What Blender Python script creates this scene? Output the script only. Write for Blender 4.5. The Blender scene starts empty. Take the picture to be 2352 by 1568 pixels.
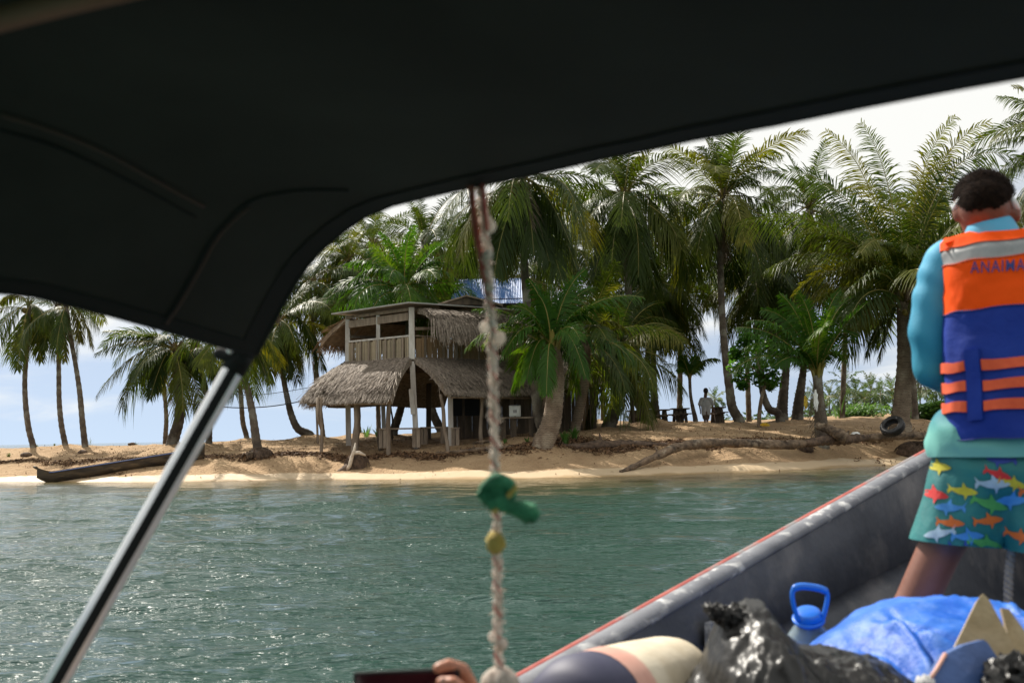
import bpy, bmesh, math, random
import numpy as np
from mathutils import Vector, Matrix, Quaternion
from mathutils.bvhtree import BVHTree

# ------------------------------------------------------------------ camera, sky, sun, exposure
scene = bpy.context.scene
COL = scene.collection
R = math.radians
CAM = Vector((0.0, 0.0, 1.2))
LENS = 35.0
FPX = 2352.0 * LENS / 36.0
PITCH = math.atan((1000 - 784) / FPX)
ROLL = R(-1.0)
M3 = Matrix.Rotation(math.pi / 2 + PITCH, 3, 'X') @ Matrix.Rotation(ROLL, 3, 'Z')
cam = bpy.data.cameras.new('camera')
cam.lens = LENS; cam.sensor_width = 36.0; cam.clip_start = 0.05; cam.clip_end = 6000
cam.dof.use_dof = True; cam.dof.focus_distance = 33.0; cam.dof.aperture_fstop = 4.5
cam_o = bpy.data.objects.new('camera', cam); COL.objects.link(cam_o)
cam_o.matrix_world = Matrix.Translation(CAM) @ M3.to_4x4()
scene.camera = cam_o

SUN_AZ, SUN_EL = -38.0, 46.0           # degrees; azimuth measured from +Y towards +X
SUN_DIR = Vector((math.sin(R(SUN_AZ)) * math.cos(R(SUN_EL)), math.cos(R(SUN_AZ)) * math.cos(R(SUN_EL)), math.sin(R(SUN_EL))))
sun = bpy.data.lights.new('sun', 'SUN'); sun.energy = 5.0; sun.angle = R(0.55); sun.color = (1.0, 0.94, 0.84)
sun_o = bpy.data.objects.new('sun', sun); COL.objects.link(sun_o)
sun_o.rotation_euler = SUN_DIR.to_track_quat('Z', 'Y').to_euler()

world = bpy.data.worlds.new('World'); scene.world = world; world.use_nodes = True
def build_world():
    nt = world.node_tree; N = nt.nodes; K = nt.links; N.clear()
    out = N.new('ShaderNodeOutputWorld'); bg = N.new('ShaderNodeBackground'); bg.inputs['Strength'].default_value = 0.077
    sky = N.new('ShaderNodeTexSky'); sky.sky_type = 'NISHITA'; sky.sun_disc = False
    sky.sun_elevation = R(SUN_EL); sky.sun_rotation = R(SUN_AZ)
    sky.air_density = 1.0; sky.dust_density = 0.2; sky.ozone_density = 2.0; sky.altitude = 0
    tc = N.new('ShaderNodeTexCoord'); sep = N.new('ShaderNodeSeparateXYZ'); K.new(tc.outputs['Generated'], sep.inputs[0])
    def math_(op, a, b=None, c=None):
        n = N.new('ShaderNodeMath'); n.operation = op
        for i, x in enumerate((a, b, c)):
            if x is None: continue
            if isinstance(x, (int, float)): n.inputs[i].default_value = x
            else: K.new(x, n.inputs[i])
        return n.outputs[0]
    z = math_('MAXIMUM', sep.outputs['Z'], 0.0)
    lift = N.new('ShaderNodeCombineXYZ'); K.new(sep.outputs['X'], lift.inputs[0]); K.new(sep.outputs['Y'], lift.inputs[1]); K.new(math_('ADD', z, 0.22), lift.inputs[2])
    nrm = N.new('ShaderNodeVectorMath'); nrm.operation = 'NORMALIZE'; K.new(lift.outputs[0], nrm.inputs[0]); K.new(nrm.outputs[0], sky.inputs['Vector'])
    zz = math_('ADD', z, 0.16)
    cx = math_('DIVIDE', sep.outputs['X'], zz); cy = math_('DIVIDE', sep.outputs['Y'], zz)
    cmb = N.new('ShaderNodeCombineXYZ'); K.new(cx, cmb.inputs[0]); K.new(cy, cmb.inputs[1])
    nz = N.new('ShaderNodeTexNoise'); nz.inputs['Scale'].default_value = 0.75; nz.inputs['Detail'].default_value = 7
    nz.inputs['Roughness'].default_value = 0.55; nz.inputs['Distortion'].default_value = 0.35
    K.new(cmb.outputs[0], nz.inputs['Vector'])
    # cloud cover thickens with elevation, same in every direction
    f = math_('ADD', nz.outputs['Fac'], math_('MULTIPLY', math_('SUBTRACT', z, 0.11), 1.7))
    rmp = N.new('ShaderNodeMapRange'); rmp.interpolation_type = 'SMOOTHSTEP'
    rmp.inputs['From Min'].default_value = 0.42; rmp.inputs['From Max'].default_value = 0.66
    K.new(f, rmp.inputs['Value'])
    mix = N.new('ShaderNodeMix'); mix.data_type = 'RGBA'
    K.new(math_('MULTIPLY_ADD', rmp.outputs['Result'], 0.62, 0.32), mix.inputs[0])
    K.new(sky.outputs[0], mix.inputs[6]); mix.inputs[7].default_value = (9.2, 9.15, 8.7, 1)
    K.new(mix.outputs[2], bg.inputs['Color']); K.new(bg.outputs[0], out.inputs[0])
build_world()

vs = scene.view_settings
vs.view_transform = 'Standard'; vs.look = 'None'; vs.gamma = 1.0; vs.exposure = 0.55; vs.use_curve_mapping = False
scene.render.engine = 'CYCLES'
scene.cycles.max_bounces = 8; scene.cycles.transparent_max_bounces = 12; scene.cycles.transmission_bounces = 5
scene.cycles.caustics_reflective = False; scene.cycles.caustics_refractive = False
scene.cycles.sample_clamp_indirect = 6.0; scene.cycles.sample_clamp_direct = 2.2

# ------------------------------------------------------------------ helpers
def P(u, v, Y):
    """point on the sight line through photo position (u, v) (2352 px wide) at forward distance Y"""
    d = M3 @ Vector(((u - 1176) / FPX, -(v - 784) / FPX, -1.0))
    return CAM + d * (Y / d.y)
def ray_dir(u, v): return M3 @ Vector(((u - 1176) / FPX, -(v - 784) / FPX, -1.0))
def on_plane(u, v, p0, n):
    d = ray_dir(u, v); t = (Vector(p0) - CAM).dot(n) / d.dot(n); return CAM + d * t
def horizon(u): return 1000 + (1176 - u) * 0.01746
def V(*a): return Vector(a)

def vnoise(x, y, seed=0):
    x = np.asarray(x, float); y = np.asarray(y, float)
    xi = np.floor(x); yi = np.floor(y); xf = x - xi; yf = y - yi
    def h(a, b):
        s = np.sin(a * 127.1 + b * 311.7 + seed * 74.7) * 43758.5453
        return s - np.floor(s)
    u = xf * xf * (3 - 2 * xf); v = yf * yf * (3 - 2 * yf)
    return (h(xi, yi) * (1 - u) + h(xi + 1, yi) * u) * (1 - v) + (h(xi, yi + 1) * (1 - u) + h(xi + 1, yi + 1) * u) * v - 0.5

class MB:
    def __init__(s): s.v = []; s.f = []; s.m = []
    def add(s, verts, faces, mi=0):
        o = len(s.v); s.v += [tuple(p) for p in verts]; s.f += [tuple(i + o for i in q) for q in faces]; s.m += [mi] * len(faces); return s
    def box(s, c, size, rot=None, mi=0, taper=1.0):
        hx, hy, hz = [a / 2 for a in size]; c = Vector(c); pts = []
        for z in (-hz, hz):
            k = taper if z > 0 else 1
            for x, y in ((-hx, -hy), (hx, -hy), (hx, hy), (-hx, hy)):
                p = Vector((x * k, y * k, z)); pts.append(c + (rot @ p if rot else p))
        return s.add(pts, [(3, 2, 1, 0), (4, 5, 6, 7), (0, 1, 5, 4), (1, 2, 6, 5), (2, 3, 7, 6), (3, 0, 4, 7)], mi)
    def beam(s, a, b, w, h, mi=0, up=(0, 0, 1), w2=None, h2=None):
        a = Vector(a); b = Vector(b); t = (b - a).normalized(); up = Vector(up)
        if abs(t.dot(up)) > 0.98: up = Vector((0, 1, 0))
        sd = t.cross(up).normalized(); n = sd.cross(t).normalized(); pts = []
        for p, ww, hh in ((a, w, h), (b, w2 or w, h2 or h)):
            for x, y in ((-1, -1), (1, -1), (1, 1), (-1, 1)): pts.append(p + sd * x * ww / 2 + n * y * hh / 2)
        return s.add(pts, [(0, 1, 2, 3), (7, 6, 5, 4), (4, 5, 1, 0), (5, 6, 2, 1), (6, 7, 3, 2), (7, 4, 0, 3)], mi)
    def tube(s, pts, rad, n=8, mi=0, cap=True, closed=False):
        pts = [Vector(p) for p in pts]; m = len(pts)
        rad = [rad] * m if isinstance(rad, (int, float)) else list(rad)
        o = len(s.v); ref = None
        for i, p in enumerate(pts):
            if closed: t = (pts[(i + 1) % m] - pts[i - 1])
            else: t = pts[min(i + 1, m - 1)] - pts[max(i - 1, 0)]
            t = t.normalized() if t.length > 1e-9 else Vector((0, 0, 1))
            if ref is None:
                ref = Vector((1, 0, 0)) if abs(t.x) < 0.9 else Vector((0, 1, 0))
            x = (ref - t * ref.dot(t))
            x = x.normalized() if x.length > 1e-6 else t.orthogonal().normalized()
            ref = x; y = t.cross(x)
            for k in range(n):
                a = 2 * math.pi * k / n
                s.v.append(tuple(p + (x * math.cos(a) + y * math.sin(a)) * rad[i]))
        for i in range(m if closed else m - 1):
            j = (i + 1) % m
            for k in range(n):
                k2 = (k + 1) % n
                s.f.append((o + i * n + k, o + i * n + k2, o + j * n + k2, o + j * n + k)); s.m.append(mi)
        if cap and not closed:
            s.f.append(tuple(o + k for k in range(n))[::-1]); s.m.append(mi)
            s.f.append(tuple(o + (m - 1) * n + k for k in range(n))); s.m.append(mi)
        return s
    def ell(s, c, r, rot=None, nu=16, nv=10, mi=0):
        c = Vector(c); o = len(s.v); pts = []
        for j in range(1, nv):
            a = math.pi * j / nv
            for k in range(nu):
                b = 2 * math.pi * k / nu
                pts.append(Vector((math.sin(a) * math.cos(b) * r[0], math.sin(a) * math.sin(b) * r[1], math.cos(a) * r[2])))
        pts += [Vector((0, 0, r[2])), Vector((0, 0, -r[2]))]
        if rot: pts = [rot @ p for p in pts]
        f = []
        for j in range(nv - 2):
            for k in range(nu): f.append((j * nu + k, (j + 1) * nu + k, (j + 1) * nu + (k + 1) % nu, j * nu + (k + 1) % nu))
        T = (nv - 1) * nu
        for k in range(nu):
            f.append((T, k, (k + 1) % nu)); f.append((T + 1, (nv - 2) * nu + (k + 1) % nu, (nv - 2) * nu + k))
        return s.add([c + p for p in pts], f, mi)
    def capsule(s, a, b, ra, rb, n=14, mi=0):
        a = Vector(a); b = Vector(b); t = (b - a); t = t.normalized() if t.length > 1e-9 else Vector((0, 0, 1))
        pts = []; rr = []
        for k in range(5):
            q = math.pi / 2 * k / 4; pts.append(a - t * ra * math.cos(q)); rr.append(max(ra * math.sin(q), 0.02 * ra))
        for k in range(5):
            q = math.pi / 2 * (1 - k / 4); pts.append(b + t * rb * math.cos(q)); rr.append(max(rb * math.sin(q), 0.02 * rb))
        return s.tube(pts, rr, n, mi)
    def grid(s, rows, mi=0, closed=False):
        o = len(s.v); n = len(rows[0])
        for r in rows: s.v += [tuple(p) for p in r]
        for i in range(len(rows) - 1):
            for k in range(n if closed else n - 1):
                k2 = (k + 1) % n
                s.f.append((o + i * n + k, o + i * n + k2, o + (i + 1) * n + k2, o + (i + 1) * n + k)); s.m.append(mi)
        return s
    def mesh(s, name, mats, smooth=False):
        me = bpy.data.meshes.new(name); me.from_pydata(s.v, [], s.f)
        for m in (mats if isinstance(mats, (list, tuple)) else [mats]): me.materials.append(m)
        if any(s.m): me.polygons.foreach_set('material_index', s.m)
        if smooth: me.polygons.foreach_set('use_smooth', [True] * len(s.f))
        me.update(); return me
    def build(s, name, mats, parent=None, smooth=False, origin=None):
        if origin is not None:
            o = Vector(origin); s.v = [tuple(Vector(p) - o) for p in s.v]
        ob = link(name, s.mesh(name, mats, smooth), parent)
        if origin is not None: ob.location = origin
        return ob

def link(name, me, parent=None, loc=None):
    ob = bpy.data.objects.new(name, me); COL.objects.link(ob)
    if parent is not None: ob.parent = parent
    if loc is not None: ob.location = loc
    return ob
def tag(o, label=None, cat=None, group=None, kind=None):
    if label: o['label'] = label
    if cat: o['category'] = cat
    if group: o['group'] = group
    if kind: o['kind'] = kind
    return o
def thing(name, label, cat, group=None, loc=(0, 0, 0)):
    o = bpy.data.objects.new(name, None); o.empty_display_size = 0.1; COL.objects.link(o); o.location = loc
    return tag(o, label, cat, group)
def rel(parent, ob):
    """keep a child built in world coordinates in place under a parent that is not at the origin"""
    ob.matrix_parent_inverse = Matrix.Translation(-Vector(parent.location)); return ob
def spline(pts, n):
    pts = [Vector(p) for p in pts]; k = len(pts) - 1; out = []
    for i in range(n + 1):
        t = i / n * k; j = min(int(t), k - 1); t -= j
        p0 = pts[j - 1] if j > 0 else pts[0] * 2 - pts[1]; p1 = pts[j]; p2 = pts[j + 1]
        p3 = pts[j + 2] if j + 2 <= k else pts[k] * 2 - pts[k - 1]
        out.append(0.5 * ((2 * p1) + (p2 - p0) * t + (2 * p0 - 5 * p1 + 4 * p2 - p3) * t * t + (3 * p1 - p0 - 3 * p2 + p3) * t ** 3))
    return out
def lerp(a, b, t): return a + (b - a) * t

# ------------------------------------------------------------------ materials
def mat(name, c1, c2=None, scale=4.0, rough=0.7, bump=0.0, bscale=None, detail=5, stretch=(1, 1, 1), spec=0.5, metal=0.0,
        ramp=(0.35, 0.65), rnd=0.0, transl=0.0, tcol=None, c3=None, s3=1.0, r3=(0.55, 0.65), s3b=0, rough2=None, bdist=0.02):
    m = bpy.data.materials.new(name); m.use_nodes = True; nt = m.node_tree; N = nt.nodes; K = nt.links
    b = N['Principled BSDF']; out = N['Material Output']
    b.inputs['Roughness'].default_value = rough; b.inputs['Metallic'].default_value = metal
    b.inputs['Specular IOR Level'].default_value = spec
    tc = N.new('ShaderNodeTexCoord'); mp = N.new('ShaderNodeMapping'); mp.inputs['Scale'].default_value = stretch
    K.new(tc.outputs['Object'], mp.inputs[0])
    def noise(sc, d=detail):
        n = N.new('ShaderNodeTexNoise'); n.inputs['Scale'].default_value = sc; n.inputs['Detail'].default_value = d
        n.inputs['Roughness'].default_value = 0.6; K.new(mp.outputs[0], n.inputs['Vector']); return n
    col = None
    if c2 is not None:
        n = noise(scale); r = N.new('ShaderNodeValToRGB'); r.color_ramp.elements[0].position = ramp[0]; r.color_ramp.elements[1].position = ramp[1]
        r.color_ramp.elements[0].color = (*c1, 1); r.color_ramp.elements[1].color = (*c2, 1); K.new(n.outputs['Fac'], r.inputs[0]); col = r.outputs[0]
    if c3 is not None:
        n3 = noise(s3, 6); r = N.new('ShaderNodeMapRange'); r.inputs['From Min'].default_value = r3[0]; r.inputs['From Max'].default_value = r3[1]
        K.new(n3.outputs['Fac'], r.inputs['Value']); mx = N.new('ShaderNodeMix'); mx.data_type = 'RGBA'
        fac = r.outputs[0]
        if s3b:
            n4 = noise(s3b, 3); q = N.new('ShaderNodeMapRange'); q.inputs['From Min'].default_value = 0.46; q.inputs['From Max'].default_value = 0.60; K.new(n4.outputs['Fac'], q.inputs['Value'])
            mu = N.new('ShaderNodeMath'); mu.operation = 'MULTIPLY'; K.new(fac, mu.inputs[0]); K.new(q.outputs[0], mu.inputs[1]); fac = mu.outputs[0]
        K.new(fac, mx.inputs[0])
        if col: K.new(col, mx.inputs[6])
        else: mx.inputs[6].default_value = (*c1, 1)
        mx.inputs[7].default_value = (*c3, 1); col = mx.outputs[2]
    if rnd > 0:
        oi = N.new('ShaderNodeObjectInfo'); h = N.new('ShaderNodeHueSaturation')
        r = N.new('ShaderNodeMapRange'); r.inputs['To Min'].default_value = 1 - rnd; r.inputs['To Max'].default_value = 1 + rnd
        K.new(oi.outputs['Random'], r.inputs['Value']); K.new(r.outputs[0], h.inputs['Value'])
        if col: K.new(col, h.inputs['Color'])
        else: h.inputs['Color'].default_value = (*c1, 1)
        col = h.outputs[0]
    if col: K.new(col, b.inputs['Base Color'])
    else: b.inputs['Base Color'].default_value = (*c1, 1)
    if rough2 is not None:
        n = noise(scale * 1.7); r = N.new('ShaderNodeMapRange'); r.inputs['From Min'].default_value = 0.35; r.inputs['From Max'].default_value = 0.65
        r.inputs['To Min'].default_value = rough; r.inputs['To Max'].default_value = rough2
        K.new(n.outputs['Fac'], r.inputs['Value']); K.new(r.outputs[0], b.inputs['Roughness'])
    if bump:
        n = noise(bscale or scale * 3, 6); bp = N.new('ShaderNodeBump'); bp.inputs['Strength'].default_value = bump; bp.inputs['Distance'].default_value = bdist
        K.new(n.outputs['Fac'], bp.inputs['Height']); K.new(bp.outputs[0], b.inputs['Normal'])
    if transl > 0:
        tr = N.new('ShaderNodeBsdfTranslucent'); ms = N.new('ShaderNodeMixShader'); ms.inputs[0].default_value = transl
        if tcol: tr.inputs['Color'].default_value = (*tcol, 1)
        elif col: K.new(col, tr.inputs['Color'])
        else: tr.inputs['Color'].default_value = (*c1, 1)
        K.new(b.outputs[0], ms.inputs[1]); K.new(tr.outputs[0], ms.inputs[2]); K.new(ms.outputs[0], out.inputs[0])
    return m

def frond_material(name, dark, mid, yel, transl=0.45):
    m = bpy.data.materials.new(name); m.use_nodes = True; nt = m.node_tree; N = nt.nodes; K = nt.links
    b = N['Principled BSDF']; out = N['Material Output']; b.inputs['Roughness'].default_value = 0.46; b.inputs['Specular IOR Level'].default_value = 0.22
    oi = N.new('ShaderNodeObjectInfo'); r = N.new('ShaderNodeValToRGB'); e = r.color_ramp.elements
    e[0].position = 0.0; e[0].color = (*dark, 1); e[1].position = 1.0; e[1].color = (*yel, 1)
    x = e.new(0.62); x.color = (*mid, 1)
    tc = N.new('ShaderNodeTexCoord'); n = N.new('ShaderNodeTexNoise'); n.inputs['Scale'].default_value = 1.3; n.inputs['Detail'].default_value = 4
    K.new(tc.outputs['Object'], n.inputs['Vector'])
    a = N.new('ShaderNodeMath'); a.operation = 'MULTIPLY_ADD'; a.inputs[1].default_value = 0.6; K.new(n.outputs['Fac'], a.inputs[0])
    s = N.new('ShaderNodeMath'); s.operation = 'MULTIPLY_ADD'; s.inputs[1].default_value = 0.75; s.inputs[2].default_value = -0.20
    K.new(oi.outputs['Random'], s.inputs[0]); K.new(s.outputs[0], a.inputs[2]); K.new(a.outputs[0], r.inputs[0])
    K.new(r.outputs[0], b.inputs['Base Color'])
    tr = N.new('ShaderNodeBsdfTranslucent'); h = N.new('ShaderNodeHueSaturation'); h.inputs['Hue'].default_value = 0.485; h.inputs['Saturation'].default_value = 1.1; h.inputs['Value'].default_value = 1.9
    K.new(r.outputs[0], h.inputs['Color']); K.new(h.outputs[0], tr.inputs['Color'])
    ms = N.new('ShaderNodeMixShader'); ms.inputs[0].default_value = transl
    K.new(b.outputs[0], ms.inputs[1]); K.new(tr.outputs[0], ms.inputs[2]); K.new(ms.outputs[0], out.inputs[0])
    return m

MT = {}
MT['frond'] = frond_material('palm_leaf', (0.017, 0.036, 0.006), (0.052, 0.080, 0.010), (0.15, 0.135, 0.016), 0.36)
MT['frond_young'] = frond_material('palm_leaf_young', (0.024, 0.072, 0.010), (0.045, 0.115, 0.012), (0.10, 0.15, 0.018), 0.45)
MT['frond_dry'] = mat('palm_leaf_dry', (0.10, 0.065, 0.038), (0.20, 0.145, 0.09), 3.0, 0.7, rnd=0.3, transl=0.2)
MT['rachis'] = mat('palm_rachis', (0.19, 0.16, 0.03), (0.26, 0.20, 0.05), 3.0, 0.5)
MT['nut'] = mat('coconut_husk', (0.16, 0.10, 0.025), (0.22, 0.17, 0.04), 5.0, 0.5, rnd=0.4)
def trunk_material(name, c1, c2, lich, ring=9.0):
    m = mat(name, c1, c2, 3.5, 0.9, bump=0.6, bscale=14, c3=lich, s3=1.6, r3=(0.50, 0.62), bdist=0.03)
    nt = m.node_tree; N = nt.nodes; K = nt.links; b = N['Principled BSDF']
    tc = N.new('ShaderNodeTexCoord'); w = N.new('ShaderNodeTexWave'); w.wave_type = 'BANDS'; w.bands_direction = 'Z'
    w.inputs['Scale'].default_value = ring; w.inputs['Distortion'].default_value = 4.5; w.inputs['Detail'].default_value = 3; w.inputs['Detail Scale'].default_value = 2.2
    K.new(tc.outputs['Object'], w.inputs['Vector'])
    r = N.new('ShaderNodeMapRange'); r.inputs['From Min'].default_value = 0.0; r.inputs['From Max'].default_value = 0.32; r.inputs['To Min'].default_value = 0.45; r.inputs['To Max'].default_value = 1.0
    K.new(w.outputs['Fac'], r.inputs['Value'])
    mx = N.new('ShaderNodeMix'); mx.data_type = 'RGBA'; mx.blend_type = 'MULTIPLY'; mx.inputs[0].default_value = 1.0
    src = b.inputs['Base Color'].links[0].from_socket; K.new(src, mx.inputs[6]); K.new(r.outputs[0], mx.inputs[7]); K.new(mx.outputs[2], b.inputs['Base Color'])
    return m
MT['trunk'] = trunk_material('palm_trunk', (0.075, 0.056, 0.042), (0.17, 0.135, 0.10), (0.27, 0.25, 0.20))
MT['trunk_dark'] = trunk_material('palm_trunk_dark', (0.045, 0.034, 0.025), (0.11, 0.085, 0.06), (0.17, 0.15, 0.12))
MT['trunk_tan'] = trunk_material('palm_trunk_tan', (0.15, 0.105, 0.07), (0.27, 0.20, 0.14), (0.31, 0.25, 0.18), 5.5)
MT['wood'] = mat('weathered_wood', (0.16, 0.115, 0.08), (0.32, 0.25, 0.185), 6, 0.8, bump=0.4, stretch=(1, 1, 0.25), rnd=0.2)
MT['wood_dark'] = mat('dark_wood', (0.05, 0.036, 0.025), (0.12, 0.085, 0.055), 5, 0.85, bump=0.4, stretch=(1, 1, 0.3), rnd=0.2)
MT['wood_white'] = mat('whitewashed_wood', (0.42, 0.37, 0.32), (0.60, 0.56, 0.52), 5, 0.75, bump=0.25, stretch=(1, 1, 0.25), rnd=0.12)
MT['bamboo'] = mat('split_cane', (0.24, 0.18, 0.115), (0.42, 0.34, 0.23), 9, 0.7, bump=0.3, stretch=(1, 1, 0.15), rnd=0.3)
MT['bamboo_brown'] = mat('woven_cane', (0.22, 0.135, 0.07), (0.34, 0.22, 0.12), 9, 0.7, bump=0.3, stretch=(1, 1, 0.15), rnd=0.2)
MT['thatch'] = mat('palm_thatch', (0.13, 0.10, 0.078), (0.38, 0.31, 0.245), 11, 0.75, spec=0.35, bump=0.4, transl=0.08, detail=8, ramp=(0.3, 0.68))
MT['thatch_brown'] = mat('palm_thatch_brown', (0.15, 0.095, 0.055), (0.30, 0.20, 0.12), 5.5, 0.8, bump=0.4, transl=0.1)
# ------------------------------------------------------------------ sand spit, water
KU = np.array([-1500, -600, 0, 300, 700, 1176, 1430, 1700, 2020, 2352, 3000, 3800], float)
K_VW = np.array([1096, 1100, 1104, 1106, 1101, 1098, 1092, 1083, 1068, 1058, 1045, 1035], float)
K_H = 1000 + (1176 - KU) * 0.01746
K_YW = 1.2 * FPX / (K_VW - K_H)
KU2 = np.array([-1500, 0, 320, 640, 850, 1000, 1176, 1400, 1600, 1900, 2100, 2352, 3800], float)
K_VR = np.array([1085, 1062, 1055, 1044, 1048, 1041, 1032, 1024, 1016, 1008, 1000, 995, 970], float)
KU3 = np.array([-1500, 0, 250, 500, 700, 900, 1000, 1176, 1280, 1400, 1600, 1900, 2100, 2352, 3800], float)
K_VM = np.array([1066, 1045, 1040, 1032, 1020, 1011, 1011, 1003, 1000, 994, 990, 985, 985, 980, 955], float)
KU4 = np.array([-1500, 0, 250, 450, 700, 820, 1030, 1200, 1370, 1500, 1750, 1990, 2200, 3800], float)
K_VC = np.array([1052, 1029, 1024, 1018, 1007, 1000, 996, 978, 963, 969, 965, 950, 947, 920], float)
K_YC = np.array([42, 42, 41, 41, 42, 44, 46, 48, 50, 52, 54, 55, 54, 60], float)
def shore_y(u): return np.interp(u, KU, K_YW)
MOUNDS = []       # (x, y, height, radius)
def ground(x, y, bumps=True):
    x = np.asarray(x, float); y = np.asarray(y, float)
    u = 1176 + FPX * x / np.maximum(y, 1.0); h = 1000 + (1176 - u) * 0.01746
    yw = shore_y(u); yr = yw + 3.4; ym = yw + 6.8; yc = np.maximum(np.interp(u, KU4, K_YC), ym + 2.5)
    zr = 1.2 - (np.interp(u, KU2, K_VR) - h) / FPX * yr
    zm = 1.2 - (np.interp(u, KU3, K_VM) - h) / FPX * ym
    zc = 1.2 - (np.interp(u, KU4, K_VC) - h) / FPX * yc
    zero = np.zeros_like(u)
    ys = [yw - 26, yw - 6, yw, yw + 1.3, yr, ym, yc, yc + 12, yc + 26, yc + 60]
    zs = [zero - 2.5, zero - 0.85, zero, zr * 0.30, zr, zm, zc, zc - 0.25, zero - 0.4, zero - 2]
    z = np.where(y < ys[0], zs[0], zs[-1])
    for i in range(len(ys) - 1):
        t = (y - ys[i]) / (ys[i + 1] - ys[i]); m = (t >= 0) & (t < 1)
        z = np.where(m, zs[i] + (zs[i + 1] - zs[i]) * t, z)
    if bumps:
        up = np.clip((y - yw - 0.8) / 2.0, 0, 1)
        z = z + up * (vnoise(x * 0.45, y * 0.45, 3) * 0.10 + vnoise(x * 1.3, y * 1.3, 5) * 0.05 + vnoise(x * 3.2, y * 3.2, 9) * 0.05)
        z = z + np.clip((y - yw + 0.5) / 1.5, 0, 1) * vnoise(x * 7, y * 7, 11) * 0.022
        up2 = np.clip((y - yw - 2.6) / 1.5, 0, 1)
        z = z - up2 * (0.22 * np.clip(vnoise(x * 2.9, y * 2.9, 15) - 0.26, 0, 1) + 0.16 * np.clip(vnoise(x * 4.1 + 7, y * 4.1, 17) - 0.27, 0, 1))
    for (mx, my, mh, mr) in MOUNDS:
        z = z + mh * np.exp(-((x - mx) ** 2 + (y - my) ** 2) / (mr * mr))
    return z
def gz(x, y): return float(ground(np.array([x]), np.array([y]))[0])

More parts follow.
